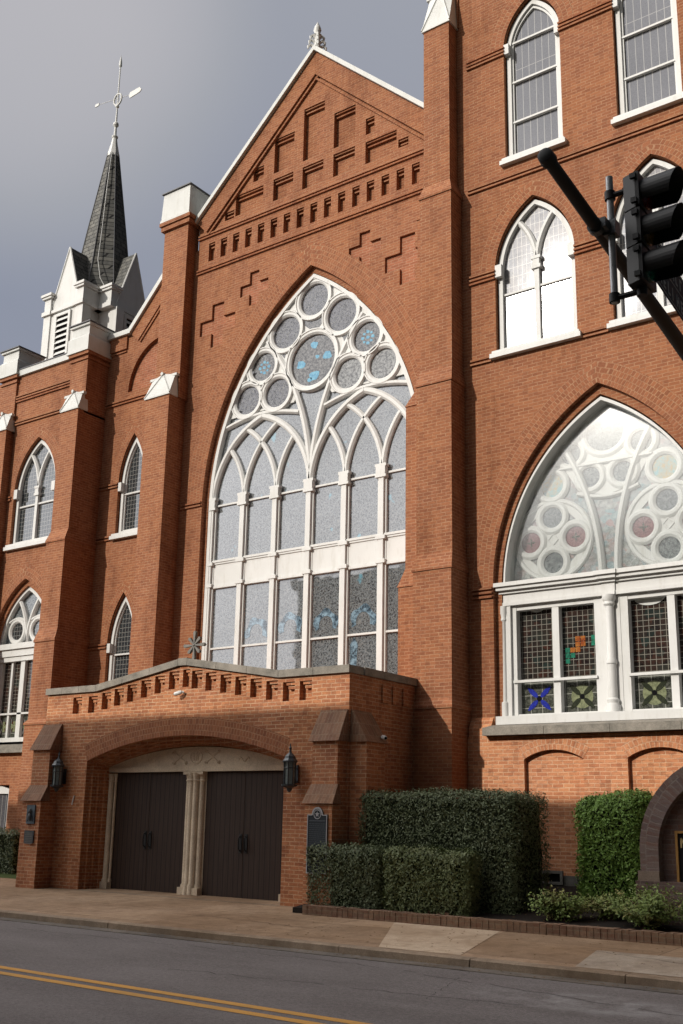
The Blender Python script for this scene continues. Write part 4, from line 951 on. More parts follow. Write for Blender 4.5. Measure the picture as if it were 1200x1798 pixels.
# left buttresses
def leftbut(dx):
    B = CH.part('corner_buttress', stepped(-23.72+dx, -22.90+dx, YLB+.8, [(.1, 3.95, 18.70, -.02, -.03), (4.1, 6.18, 18.78, 0, 0), (6.55, 8.98, 18.87, .02, .03), (9.35, 12.86, 18.98, .05, .05)], ), BR)
    m_ = MB().box(-23.66+dx, -22.95+dx, 19.19, YLB+.8, 12.8, 14.76); m_.box(-23.70+dx, -22.91+dx, 19.15, YLB+.8, 14.45, 14.53); m_.box(-23.73+dx, -22.88+dx, 19.12, YLB+.8, 14.60, 14.70); CH.part('upper_shaft', m_, BR, B)
    weathercap(-23.66+dx, -22.95+dx, 18.98, 19.3, 12.86, 13.46, B, 19.17)
    topcap(-23.80+dx, -22.87+dx, 19.08, 20.15, 14.70, 15.62, B)
leftbut(0); leftbut(-3.2)

# ---- spire ----------------------------------------------------------
def spire():
    x0, x1, yf, yi = -28.58, -26.91, 22.0, 22.79; w = x1-x0; p = yi-yf; xm = (x0+x1)/2; ym = yi+w/2
    zb, ze, za = 14.0, 18.55, 20.85
    mb = MB(); mb.box(x0, x1, yf, yi+w+p, zb, ze); mb.box(x0-p, x1+p, yi, yi+w, zb, ze-.002)
    B = CH.part('spire_base', mb, WHITE)
    g = MB()
    def gable(ax):
        # gabled arm: face at street side or east side
        if ax == 'y': g.plate([(x0+.1, ze), (x1-.1, ze), (xm, za)], [], yf+.03, yi+w+p-.03)
        else: g.add([(x0-p+.03, yi+.1, ze), (x0-p+.03, yi+w-.1, ze), (x0-p+.03, ym, za), (x1+p-.03, yi+.1, ze), (x1+p-.03, yi+w-.1, ze), (x1+p-.03, ym, za)], [(0, 2, 1), (3, 4, 5), (0, 3, 5, 2), (1, 2, 5, 4), (0, 1, 4, 3)])
    gable('y'); gable('x'); CH.part('gable_front', g, WHITE, B)
    s = MB(); e_ = .03
    s.add([(x0+.06, yf+.08, ze), (xm, yf+.08, za+e_), (x1-.06, yf+.08, ze), (x0+.06, yi+w+p-.08, ze), (xm, yi+w+p-.08, za+e_), (x1-.06, yi+w+p-.08, ze)], [(0, 1, 4, 3), (1, 2, 5, 4)])
    s.add([(x0-p+.08, yi+.06, ze), (x0-p+.08, ym, za+e_), (x0-p+.08, yi+w-.06, ze), (x1+p-.08, yi+.06, ze), (x1+p-.08, ym, za+e_), (x1+p-.08, yi+w-.06, ze)], [(0, 3, 4, 1), (1, 4, 5, 2)])
    CH.part('dormer_slates', s, SLATE, B)
    r = MB(); r.lathe(xm, ym, [(1.36, 18.7), (1.12, 19.6), (.93, 20.7), (.74, 22.0), (.49, 23.6), (.215, 25.4)], 8, PI/8); CH.part('spire_roof', r, SLATE, B)
    hp = MB()
    for k in range(8):
        a = PI/8+k*PI/4; hp.tube([(xm+r_*math.cos(a), ym+r_*math.sin(a), z) for r_, z in ((1.13, 19.6), (.94, 20.7), (.75, 22.0), (.50, 23.6), (.22, 25.4))], .016, 5)
    CH.part('hip_flashing', hp, GREYTRIM, B)
    # rake trims
    t_ = MB()
    for sx in (-1, 1): t_.tube([(xm+sx*(w/2-.07), yf+.03, ze+.02), (xm, yf+.03, za+.03)], .035, 6); t_.tube([(x1+p-.03, ym+sx*(w/2-.07), ze+.02), (x1+p-.03, ym, za+.03)], .035, 6)
    CH.part('rake_trim', t_, WHITE, B)
    # corner pilasters with caps and cornice
    q = MB()
    for cx, cy in ((x0, yf), (x1, yf), (x1, yi), (x1+p, yi), (x0-p, yi), (x1+p, yi+w), (x0, yi)):
        q.box(cx-.17, cx+.17, cy-.05 if cy == yf else cy-.03, cy+.30, zb, 18.45) if cy in (yf,) or cx in (x1+p, x0-p) else None
    for cx, cy in ((x0, yf), (x1-.0, yf)):
        q.box(cx-.22, cx+.22, yf-.12, yf+p, 18.45, 18.60); q.box(cx-.16, cx+.16, yf-.06, yf+p, 18.60, 19.08); q.box(cx-.23, cx+.23, yf-.13, yf+p, 19.08, 19.16); q.box(cx-.27, cx+.27, yf-.17, yf+p, 19.16, 19.25)
    for cy in (yi, yi+w):
        q.box(x1, x1+p+.05, cy-.22, cy+.22, 18.45, 18.60); q.box(x1, x1+p-.01, cy-.16, cy+.16, 18.60, 19.08); q.box(x1, x1+p+.06, cy-.23, cy+.23, 19.08, 19.16); q.box(x1, x1+p+.10, cy-.27, cy+.27, 19.16, 19.25)
    q.box(x0+.2, x1-.2, yf-.08, yf+.1, 18.47, 18.58); q.box(x1+p-.1, x1+p+.05, yi+.2, yi+w-.2, 18.47, 18.58)
    CH.part('pilasters', q, WHITE, B)
    # louvres
    for f in ('s', 'e'):
        l = MB(); n_ = 9; lx0, lx1 = xm-.30, xm+.30
        def bx(a0, a1, d0, d1, z0, z1):
            if f == 's': l.box(a0, a1, yf-d1, yf-d0, z0, z1)
            else: l.box(x1+p+d0, x1+p+d1, ym+(a0-xm), ym+(a1-xm), z0, z1)
        l.mat(BLACK); bx(lx0, lx1, .0, .012, 16.4, 18.28)
        l.mat(WHITE)
        for a in (lx0-.10, lx1): bx(a, a+.10, .0, .07, 16.3, 18.38)
        bx(lx0, lx1, .0, .068, 18.28, 18.38)
        for k in range(n_):
            z = 16.42+k*.208
            if f == 's': l.add([(lx0, yf-.07, z), (lx1, yf-.07, z), (lx1, yf-.012, z+.10), (lx0, yf-.012, z+.10), (lx0, yf-.07, z+.025), (lx1, yf-.07, z+.025), (lx1, yf-.012, z+.125), (lx0, yf-.012, z+.125)], [(0, 1, 5, 4), (4, 5, 6, 7), (0, 3, 2, 1)])
            else:
                X_ = x1+p; l.add([(X_+.07, ym-.3, z), (X_+.07, ym+.3, z), (X_+.012, ym+.3, z+.10), (X_+.012, ym-.3, z+.10), (X_+.07, ym-.3, z+.025), (X_+.07, ym+.3, z+.025), (X_+.012, ym+.3, z+.125), (X_+.012, ym-.3, z+.125)], [(0, 1, 5, 4), (4, 5, 6, 7), (0, 3, 2, 1)])
        CH.part('louvre', l, None, B)
    ld = MB(); ld.lathe(xm, ym, [(.24, 25.3), (.225, 25.42), (.14, 25.8), (.085, 26.12)], 8, PI/8); CH.part('lead_cone', ld, WHITE, B)
    k = MB(); k.lathe(xm, ym, [(.07, 26.07), (.12, 26.14), (.12, 26.18), (.055, 26.24), (.045, 26.57), (.11, 26.66), (.10, 26.74), (.04, 26.82), (.03, 27.32)], 10)
    k.tube([(xm, ym, 27.22), (xm, ym, 29.52)], .025, 6); k.lathe(xm, ym, [(.02, 29.17), (.06, 29.22), (.05, 29.42), (.0, 29.72)], 8)
    cc = (xm, ym, 27.77); k.tube([(xm+.20*math.cos(a), ym, 27.77+.24*math.sin(a)) for a in [i/16*2*PI for i in range(17)]], .035, 6)
    k.lathe(xm, ym, [(.03, 27.40), (.07, 27.44), (.07, 27.49), (.03, 27.52)], 8)
    # arrow: point at the left, vane tail at the right
    a0 = Vector((xm-1.05, ym-.10, 27.90)); a1 = Vector((xm+1.05, ym+.10, 27.72))
    k.tube([a0, a1], .010, 5)
    k.box(a0.x-.08, a0.x+.12, a0.y-.015, a0.y+.015, a0.z-.06, a0.z+.05)
    k.plate([(xm+.62, 27.60), (xm+1.12, 27.64), (xm+1.22, 27.72), (xm+1.12, 27.86), (xm+.62, 27.84), (xm+.56, 27.72)], [], ym+.03, ym+.06)
    CH.part('weather_vane', k, WHITE, B)
    cbl = MB(); cbl.tube([(xm+.13, ym-.20, 25.4), (xm+.28, ym-.42, 23.8), (xm+.44, ym-.63, 21.9), (xm+.55, ym-.80, 20.6), (xm+.80, ym-.85, 19.8), (xm+1.0, ym-.75, 19.4)], .013, 5); CH.part('lightning_cable', cbl, WHITE, B)
spire()

# ---- porch ----------------------------------------------------------
PX0, PX1, PY = -19.64, -11.33, 16.06; PCX = -15.485
outp = [(PX0, .0), (PX1, .0), (PX1, 4.26), (-12.95, 4.26), (PCX, 4.66), (-18.02, 4.26), (PX0, 4.26)]
AR = [(-18.19, .0)]+seg(PCX, 2.78, 2.705, .47, 30)+[(-12.78, .0)]
slots = []
for x_ in (-18.78, -18.28, -17.86, -17.48, -17.09, -16.68, -16.28, -15.88, -15.49, -15.24, -14.86, -14.46, -14.07, -13.68, -13.28, -12.87, -12.47):
    zt = 4.18+max(0, .40-abs(x_+.1-PCX)*.16) - (0.0)
    zt = min(4.58, max(4.17, 4.60-.165*abs(x_+.12-PCX)))
    wd = .19 if x_ == -15.49 else .285
    slots.append((x_, x_+wd, zt-.36, zt))
mb = MB(); mb.plate(outp, [AR]+[[(a, z0), (b, z0), (b, z1), (a, z1)] for a, b, z0, z1 in slots], PY, PY+.14)
PW = CH.part('porch_wall', mb, BRP)
mb = MB(); ins = .0
for k, (ya_, yb_) in enumerate(((PY+.132, PY+.27), (PY+.26, PY+.40), (PY+.39, PY+.60))):
    hw_ = 2.705-.07-.055*k; AR2 = [(PCX-hw_, .0)]+seg(PCX, 2.74-.03*k, hw_, .44-.02*k, 30)+[(PCX+hw_, .0)]
    mb.plate([(PX0+.02, .0), (PX1-.02, .0), (PX1-.02, 4.2), (PX0+.02, 4.2)], [AR2], ya_, yb_)
mb.plate([(PX0+.05, 3.6), (PX1-.05, 3.6), (PX1-.05, 4.255), (-12.95, 4.255), (PCX, 4.65), (-18.02, 4.255), (PX0+.05, 4.255)], [], PY+.128, PY+.39)
CH.part('arch_orders', mb, BRP, PW)
CH.part('brick_arch', ringmb(seg(PCX, 2.78, 2.705, .47, 44), .36, PY-.004, PY+.05), BRA, PW)
mb = MB()
for a, b, z0, z1 in slots:
    mb.box(a+.06, b, PY+.03, PY+.128, z1-.06, z1-.01); mb.box(a+.085, b-.02, PY+.06, PY+.128, z1-.13, z1-.075)
CH.part('corbel_courses', mb, BRP, PW)
mb = MB(); mb.box(PX1-.40, PX1, PY+.14, 18.5, 0, 4.26); mb.box(PX0, PX0+.4, PY+.14, YG, 0, 4.26); mb.box(PX0+.3, PX1-.3, PY+.61, YG, 3.2, 4.1)
for k in range(3):
    yy = 16.95+k*.36
    mb.box(PX1-.001, PX1+.03, yy+.16, yy+.36, 3.82, 4.16)
mb.box(PX1-.001, PX1+.03, 16.6, 17.12, 3.82, 4.26) if False else None
CH.part('porch_side_wall', mb, BRP, PW)
cp = MB()
def stone(p, q, h=.14, yf=PY-.06, yb=PY+.42, n_=1):
    for i in range(n_):
        a = (p[0]+(q[0]-p[0])*i/n_+.004, p[1]+(q[1]-p[1])*i/n_); b = (p[0]+(q[0]-p[0])*(i+1)/n_-.004, p[1]+(q[1]-p[1])*(i+1)/n_)
        cp.plate([a, b, (b[0], b[1]+h), (a[0], a[1]+h)], [], yf, yb)
stone((PX0-.03, 4.262), (-18.02, 4.262), n_=3); stone((-18.02, 4.262), (PCX-.12, 4.655), n_=3); stone((PCX-.12, 4.66), (PCX+.14, 4.66), .15); stone((PCX+.14, 4.655), (-12.95, 4.262), n_=3); stone((-12.95, 4.262), (PX1+.03, 4.262), n_=2)
for k in range(3): cp.box(PX1-.42, PX1+.05, PY+.425+k*.66, PY+.42+(k+1)*.66, 4.262, 4.405)
CH.part('coping', cp, STONE, PW)
# starburst cross
k = MB(); cx, cy, cz = -15.30, PY+.1, 5.08
k.tube([(cx, cy, 4.80), (cx, cy, 5.10)], .028, 8)
for i in range(8):
    a = PI/2+i*PI/4; L_ = .27 if i % 2 == 0 else .20; d = Vector((math.cos(a), 0, math.sin(a))); c = Vector((cx, cy, cz)); n_ = Vector((-d.z, 0, d.x))
    t0, t1 = c+d*.03, c+d*L_; w0, w1 = .012, .034
    V = [t0-n_*w0, t0+n_*w0, t1+n_*w1, t1+d*.03, t1-n_*w1]; k.add([v+Vector((0, -.03, 0)) for v in V]+[v+Vector((0, .03, 0)) for v in V], [(4, 3, 2, 1, 0), (5, 6, 7, 8, 9)]+[(j, (j+1) % 5, 5+(j+1) % 5, 5+j) for j in range(5)])
k.lathe(cx, cy, [(.02, 5.04), (.05, 5.08), (.02, 5.12)], 10)
CH.part('cross_finial', k, IRONGREY, PW)
# flank buttresses of the porch
def flank(x0, x1, yf1, yf2, yb, L):
    m_ = MB(); m_.box(x0, x1, yf2, yb, 0, 1.92); m_.box(x0+.02, x1-.02, yf1, yb, 1.92, 3.02)
    o = CH.part('porch_buttress', m_, BRP)
    m_ = MB(); e_ = .04
    m_.hexa([(x0-e_, yf1-.07, 3.02), (x1+e_, yf1-.07, 3.02), (x1+e_, yb, 3.02), (x0-e_, yb, 3.02)], [(x0-.0, yb-.03, 3.60), (x1+.0, yb-.03, 3.60), (x1+.0, yb, 3.60), (x0, yb, 3.60)])
    CH.part('weathering', m_, BRC, o); m_ = MB()
    m_.hexa([(x0-e_, yf2-.05, 1.93), (x1+e_, yf2-.05, 1.93), (x1+e_, yf1+.05, 1.93), (x0-e_, yf1+.05, 1.93)], [(x0-.0, yf1-.0, 2.27), (x1+.0, yf1-.0, 2.27), (x1+.0, yf1+.05, 2.27), (x0-.0, yf1+.05, 2.27)])
    CH.part('weathering', m_, BRC, o)
flank(-11.94, -11.345, 15.78, 15.62, PY, 0); flank(-19.66, -19.06, 15.78, 15.62, PY, 0)
m_ = MB(); m_.box(PX1, -10.98, 16.12, 16.72, 0, 3.02); o = CH.part('porch_buttress', m_, BRP)
m_ = MB(); m_.hexa([(PX1-.001, 16.08, 3.02), (-10.93, 16.08, 3.02), (-10.93, 16.76, 3.02), (PX1-.001, 16.76, 3.02)], [(PX1-.001, 16.12, 3.60), (PX1+.03, 16.12, 3.60), (PX1+.03, 16.72, 3.60), (PX1-.001, 16.72, 3.60)]); CH.part('weathering', m_, BRC, o)
# doors
YD = 16.62
for (xa, xb, hinge, lab) in ((-17.81, -16.79, 0, None), (-16.785, -15.755, 1, None), (-15.205, -14.185, 0, None), (-14.18, -13.15, 1, None)):
    m_ = MB().box(xa, xb-.006, YD, YD+.08, .14, 2.56); d_ = CH.part('door_leaf', m_, DOOR)
    hx = xb-.07 if hinge == 0 else xa+.07
    h_ = MB(); h_.box(hx-.035, hx+.035, YD-.012, YD, 1.0, 1.36); h_.tube([(hx, YD-.012, 1.32), (hx, YD-.06, 1.28), (hx, YD-.065, 1.18), (hx, YD-.06, 1.08), (hx, YD-.012, 1.04)], .012, 6)
    CH.part('handle', h_, DARKMETAL, d_)
def shafts(xs, r_, y_, nm='column_cluster'):
    m_ = MB()
    for x_, dy, rr in xs:
        m_.lathe(x_, y_+dy, [(rr*1.35, .14), (rr*1.35, .34), (rr, .38), (rr, 2.36), (rr*1.25, 2.38), (rr, 2.41), (rr*1.2, 2.48), (rr*1.35, 2.535)], 14)
    o = CH.part(nm, m_, LIME, smooth=True)
    return o
shafts([(-15.66, 0, .062), (-15.54, -.05, .068), (-15.42, -.05, .068), (-15.30, 0, .062)], .06, YD-.02)
m_ = MB().box(-15.755, -15.205, YD+.0, YD+.08, .14, 2.56); m_.box(-15.75, -15.21, YD-.14, YD, .10, .30); m_.box(-15.75, -15.21, YD-.13, YD, 2.50, 2.555); CH.part('door_mullion', m_, LIME)
shafts([(-17.94, -.02, .06), (-17.83, .0, .028)], .06, YD-.02); shafts([(-13.03, -.02, .06), (-13.14, .0, .028)], .06, YD-.02)
for a_ in (-18.06, -13.17): CH.part('door_plinth', MB().box(a_, a_+.26, YD-.13, YD+.02, .10, .30), LIME)
m_ = MB(); m_.plate([(-18.08, 2.66)]+seg(PCX, 2.66, 2.595, .40, 26)[1:-1]+[(-12.89, 2.66)], [], YD-.05, YD+.1); m_.box(-18.10, -12.88, YD-.08, YD+.1, 2.562, 2.665)
TY = CH.part('tympanum', m_, LIME)
m_ = MB()
def stroke(P, w_=.03): m_.band([(PCX+a, b) for a, b in P], w_, w_*.5, YD-.048, YD-.066)
stroke([(.16*math.cos(i/20*2*PI), 2.86+.14*math.sin(i/20*2*PI)) for i in range(21)], .022)
for dx in (-.05, 0, .05): stroke([(dx, 2.78), (dx*1.5, 2.93)], .022)
for sx in (-1, 1):
    stroke([(sx*.28, 2.74), (sx*.62, 2.96)], .028); stroke([(sx*.28, 2.96), (sx*.62, 2.74)], .028)
    for a, b in ((.28, 2.96), (.62, 2.96), (.28, 2.74), (.62, 2.74)): stroke([(sx*a+.035*math.cos(i/8*2*PI), b+.03*math.sin(i/8*2*PI)) for i in range(9)], .015)
    stroke([(sx*(1.15+.04*i), 2.78+.05*math.sin(i*1.3)) for i in range(8)], .02)
CH.part('relief', m_, LIME, TY)
m_ = MB().box(-18.2, -12.77, PY-.12, YD+.2, .02, .145); CH.part('doorstep', m_, KERB)

# ------------------------------------------------------------------ fixtures
def lantern(x, label):
    t = Thing('wall_lantern', label, 'wall lantern', (x, PY, 2.15), 'lanterns flanking the porch doors'); y = PY-.2
    b = MB(); b.lathe(x, y, [(.02, 2.13), (.05, 2.17), (.055, 2.2), (.15, 2.24), (.155, 2.27)], 8, PI/8); t.part('base', b, BRONZE)
    g = MB(); g.lathe(x, y, [(.095, 2.27), (.10, 2.66)], 8, PI/8); t.part('glass', g, GLASSBLK)
    f = MB()
    for k in range(8): a = PI/8+k*PI/4; f.tube([(x+.105*math.cos(a), y+.105*math.sin(a), 2.27), (x+.11*math.cos(a), y+.11*math.sin(a), 2.67)], .011, 5)
    f.tube([(x+.11*math.cos(a), y+.11*math.sin(a), 2.56) for a in [PI/8+i*PI/4 for i in range(9)]], .009, 5)
    t.part('frame', f, BRONZE)
    c = MB(); c.lathe(x, y, [(.14, 2.66), (.145, 2.69), (.11, 2.73), (.10, 2.77), (.05, 2.82), (.025, 2.84), (.02, 2.9), (.03, 2.92), (.012, 2.95), (.008, 3.0)], 8, PI/8); t.part('roof', c, BRONZE)
    k = MB(); k.box(x-.05, x+.05, PY-.02, PY, 2.3, 2.62); k.tube([(x, PY-.02, 2.56), (x, PY-.12, 2.60), (x, y+.08, 2.60)], .018, 6); k.tube([(x, PY-.02, 2.34), (x, PY-.1, 2.30), (x, y+.06, 2.27)], .016, 6); t.part('bracket', k, BRONZE)
lantern(-12.49, 'dark metal lantern on the brick right of the porch doors')
lantern(-18.87, 'dark metal lantern on the brick left of the porch doors')
def seccam(x, y, z, label, d):
    t = Thing('security_camera', label, 'security camera', (x, y, z))
    b = MB(); b.tube([(x, y, z), (x-.02*d.x, y-.06, z+.02), Vector((x, y-.07, z+.03))+d*.02], .022, 8); t.part('bracket', b, WHITE)
    c = MB(); p = Vector((x, y-.08, z+.02)); c.tube([p, p+d*.05, p+d*.15, p+d*.17], [.03, .042, .04, .032], 10); t.part('housing', c, WHITE, smooth=True)
    l = MB(); l.tube([p+d*.168, p+d*.178], .026, 10); t.part('lens', l, BLACK)
seccam(-15.42, PY, 4.09, 'white security camera below the middle of the porch coping', Vector((-.9, -.3, -.25)).normalized())
seccam(-10.99, 16.72, 3.12, 'white security camera at the side buttress right of the porch', Vector((.75, -.55, -.2)).normalized())
k = MB(); k.tube([(-18.50, PY-.012, 2.06), (-18.53, PY-.03, 1.90), (-18.53, PY-.035, 1.86)], .014, 6); single('pipe_stub', k, WHITE, 'short white pipe stub on the brick below the left lantern', 'pipe', (-18.5, PY, 1.95))

def marker():
    x, y, z = -11.64, 15.62, 1.85
    t = Thing('historical_marker', 'dark metal marker with a round medallion and pale border on the right porch buttress', 'plaque', (x, y, 1.0)); hw = .215
    def outl(g): 
        P = [(x-hw+g, .75+g), (x+hw-g, .75+g), (x+hw-g, z-.11-g), (x+.13-g, z-.11-g)]
        P += [(x+.115*math.cos(a), z-.10+.12*math.sin(a)-g) for a in [i/10*PI for i in range(11)]] if g == 0 else [(x+.095*math.cos(a), z-.115+.105*math.sin(a)) for a in [i/10*PI for i in range(11)]]
        return P+[(x-.13+g, z-.11-g), (x-hw+g, z-.11-g)]
    m_ = MB(); m_.plate(outl(0), [], y-.025, y); t.part('plate', m_, simple('marker_blue_black', (.02, .027, .035), .5, .4, 10, .3))
    m_ = MB(); m_.plate(outl(0), [outl(.016)], y-.034, y-.025); t.part('border', m_, SILVER)
    m_ = MB(); m_.band(circ(x, z-.105, .075, 24), .014, .008, y-.025, y-.034, True)
    V = [];
    for i in range(10): r_ = .055 if i % 2 == 0 else .022; a = PI/2+i*PI/5; V.append((x+r_*math.cos(a), y-.035, z-.105+r_*math.sin(a)))
    m_.add(V, [tuple(range(10))]); t.part('medallion', m_, SILVER)
    m_ = MB(); random.seed(2); zz = z-.225
    xx = x-.17
    while xx < x+.16: w_ = random.uniform(.012, .022); m_.box(xx, xx+w_, y-.030, y-.025, zz, zz+.022); xx += w_+.008
    for k in range(24):
        zz = z-.27-k*.034; xx = x-.18
        while xx < x+.17: w_ = random.uniform(.02, .06); m_.box(xx, min(xx+w_, x+.18), y-.028, y-.025, zz, zz+.008); xx += w_+.012
    t.part('raised_text', m_, simple('marker_text', (.10, .115, .13), .5))
marker()
def plaque(x, z0, z1, w_, label, mat, fig):
    y = 15.62; t = Thing('plaque', label, 'plaque', (x, y, z0)); m_ = MB(); m_.box(x-w_/2, x+w_/2, y-.03, y, z0, z1); t.part('plate', m_, mat)
    m_ = MB()
    if fig:
        m_.band(archpoly(x, z0+.05, (z0+z1)/2, w_*.32, .12, 8), .02, .01, y-.03, y-.042); m_.lathe(x, y-.035, [(.045, z0+.08), (.05, z0+.16), (.03, z0+.22), (.04, z0+.26), (.03, z0+.31), (.0, z0+.33)], 8)
        t.part('relief_figure', m_, BLUEPLQ if mat != BLUEPLQ else BRONZE)
    else:
        for k in range(7): m_.box(x-w_*.38, x+w_*.38, y-.033, y-.03, z1-.06-k*.036, z1-.048-k*.036)
        t.part('raised_text', m_, IRONGREY)
plaque(-19.33, 1.45, 1.84, .26, 'blue-grey relief plaque, upper one on the left porch buttress', BLUEPLQ, True)
plaque(-19.33, 1.05, 1.31, .30, 'dark bronze text plaque, lower one on the left porch buttress', BRONZE, False)

# ------------------------------------------------------------------ monument sign
def monument():
    cx, cz, ro, ri = -4.70, 1.42, 1.40, 1.12; y0, y1 = 16.15, 16.62
    t = Thing('brick_sign', 'dark brick arched sign monument with a gold-framed black panel, at the right edge', 'sign', (cx, 16.3, .3))
    P = [(cx-ri, .95), (cx-ri, cz-.1)]+[(cx-ri*math.cos(a), cz-.1+ri*math.sin(a)*.98) for a in [i/24*PI for i in range(25)]]+[(cx+ri, cz-.1), (cx+ri, .95)]
    w_ = ro-ri; path = P
    t.part('arch', ringmb(path, w_, y0, y1), BRU)
    m_ = MB(); inner = [(cx-ri-.01, .6)]+[(cx-(ri+.01)*math.cos(a), cz-.1+(ri+.01)*math.sin(a)*.98) for a in [i/24*PI for i in range(25)]]+[(cx+ri+.01, .6)]
    m_.plate(inner, [], y0+.16, y1-.05); t.part('face', m_, BRD)
    m_ = MB()
    for sx in (-1, 1):
        a, b = sorted((cx+sx*(ri-.01), cx+sx*(ro+.03))); m_.box(a, b, y0-.04, y1+.03, .88, 1.02)
    t.part('impost', m_, stone_mat('impost_stone', (.24, .18, .14), (.17, .13, .1)))
    m_ = MB(); m_.box(cx-ro-.06, cx+ro+.06, y0-.06, y1+.05, .25, .88); t.part('plinth', m_, BRD)
    x0, x1, z0, z1 = cx-.90, cx+.90, .80, 1.60; m_ = MB(); m_.plate([(x0, z0), (x1, z0), (x1, z1), (x0, z1)], [[(x0+.035, z0+.035), (x1-.035, z0+.035), (x1-.035, z1-.035), (x0+.035, z1-.035)]], y0+.10, y0+.15); t.part('panel_frame', m_, GOLD)
    m_ = MB().box(x0+.03, x1-.03, y0+.13, y0+.158, z0+.03, z1-.03); t.part('panel', m_, simple('panel_black', (.010, .010, .011), .5))
    m_ = MB(); zt = 1.50; xl = x0+.08
    for a, b in (((0, -.14), (0, 0)), ((0, 0), (.06, -.14)), ((.06, -.14), (.06, 0))): m_.band([(xl+a[0], zt+a[1]), (xl+b[0], zt+b[1])], .022, .018, y0+.13, y0+.12)
    t.part('letter', m_, simple('gold_letter', (.55, .42, .2), .5))
monument()

# ------------------------------------------------------------------ hedges and shrubs
def leaves(mb, pts, size, jit=1., rnd=random):
    for p, n_ in pts:
        s_ = size*rnd.uniform(.7, 1.3); n2 = (n_+Vector((rnd.gauss(0, .45), rnd.gauss(0, .45), rnd.gauss(0, .45)))*jit).normalized()
        u = n2.orthogonal().normalized(); u.rotate(Matrix.Rotation(rnd.uniform(0, 2*PI), 3, n2)); v = n2.cross(u)
        q = p+Vector((rnd.gauss(0, .02), rnd.gauss(0, .02), rnd.gauss(0, .02)))
        mb.add([q-u*s_*.9, q+v*s_*.42+n2*s_*.12, q+u*s_*.9, q-v*s_*.42+n2*s_*.12], [(0, 1, 2, 3)])
def hedge(x0, x1, y0, y1, z0, z1, label, mat, n, size=.032, rr=.18, lump=.06, cat='hedge', name='hedge', low=1., group=None, seed=1, taper=0.):
    rnd = random.Random(seed); t = Thing(name, label, cat, ((x0+x1)/2, (y0+y1)/2, z0), group)
    cx, cy, cz = (x0+x1)/2, (y0+y1)/2, (z0+z1)/2; hx, hy, hz = (x1-x0)/2, (y1-y0)/2, (z1-z0)/2
    def surf(face, a, b, depth=0.):
        if face == 0: p = Vector((a*hx, -hy, b*hz)); 
        elif face == 1: p = Vector((hx, a*hy, b*hz))
        elif face == 2: p = Vector((a*hx, b*hy, hz))
        else: p = Vector((-hx, a*hy, b*hz))
        # rounded box
        q = Vector((max(-hx+rr, min(hx-rr, p.x)), max(-hy+rr, min(hy-rr, p.y)), max(-hz, min(hz-rr, p.z))))
        d = p-q
        nn = d.normalized() if d.length > 1e-6 else Vector(((0, -1, 0), (1, 0, 0), (0, 0, 1), (-1, 0, 0))[face])
        if d.length > rr: p = q+nn*rr
        w = Vector((cx, cy, cz))+p
        l_ = noise.noise(w*1.6+Vector((seed, 0, 0)))*lump*1.6+noise.noise(w*5)*lump
        tp = taper*(1-(p.z+hz)/(2*hz))
        return w+nn*(l_-depth)-Vector((p.x/hx*tp*.5, p.y/hy*tp, 0)), nn
    A = [2*hx*2*hz, 2*hy*2*hz, 2*hx*2*hy, 2*hy*2*hz]; pts = []
    for f in range(4):
        for i in range(int(n*A[f]/sum(A))):
            pts.append(surf(f, rnd.uniform(-1, 1), rnd.uniform(-1, 1), rnd.uniform(-.005, .09) if rnd.random() < .93 else rnd.uniform(-.04, .02)))
    mb = MB(); leaves(mb, pts, size, 1., rnd); t.part('foliage', mb, mat)
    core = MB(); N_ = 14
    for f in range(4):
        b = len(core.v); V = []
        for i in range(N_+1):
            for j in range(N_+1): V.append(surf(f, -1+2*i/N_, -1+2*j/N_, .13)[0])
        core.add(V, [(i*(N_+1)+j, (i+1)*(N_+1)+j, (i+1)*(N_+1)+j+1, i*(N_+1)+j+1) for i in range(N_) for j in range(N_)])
    t.part('dark_core', core, L_CORE); return t  # dark shell inside the leaves, their inner shade put into its colour
hedge(-11.12, -8.0, 15.97, 17.25, .25, 2.17, 'large dark clipped hedge against the tower corner', L_DARK, 24000, .027, .22, .035, seed=3)
hedge(-11.88, -10.26, 15.46, 15.98, .22, 1.25, 'low dark clipped hedge in front of the right porch buttress', L_DARK, 10000, .025, .2, .03, seed=5, taper=.12)
hedge(-10.24, -8.55, 15.46, 15.98, .22, 1.23, 'low olive-tinged hedge in front of the large dark hedge', leaf_mat('olive_hedge_leaf', (.10, .13, .05), (.17, .20, .075), (.20, .21, .09)), 12000, .026, .2, .05, seed=8, taper=.06)
hedge(-7.50, -6.15, 16.75, 17.7, .40, 2.17, 'bright green rounded bush between the large hedge and the brick sign', L_GREEN, 17000, .029, .36, .06, 'bush', 'bush', seed=9, taper=.12)
hedge(-30.5, -22.9, 18.0, 19.0, .2, 1.28, 'dark hedge under the far left window', L_DARK, 9000, .035, .15, .05, seed=12)
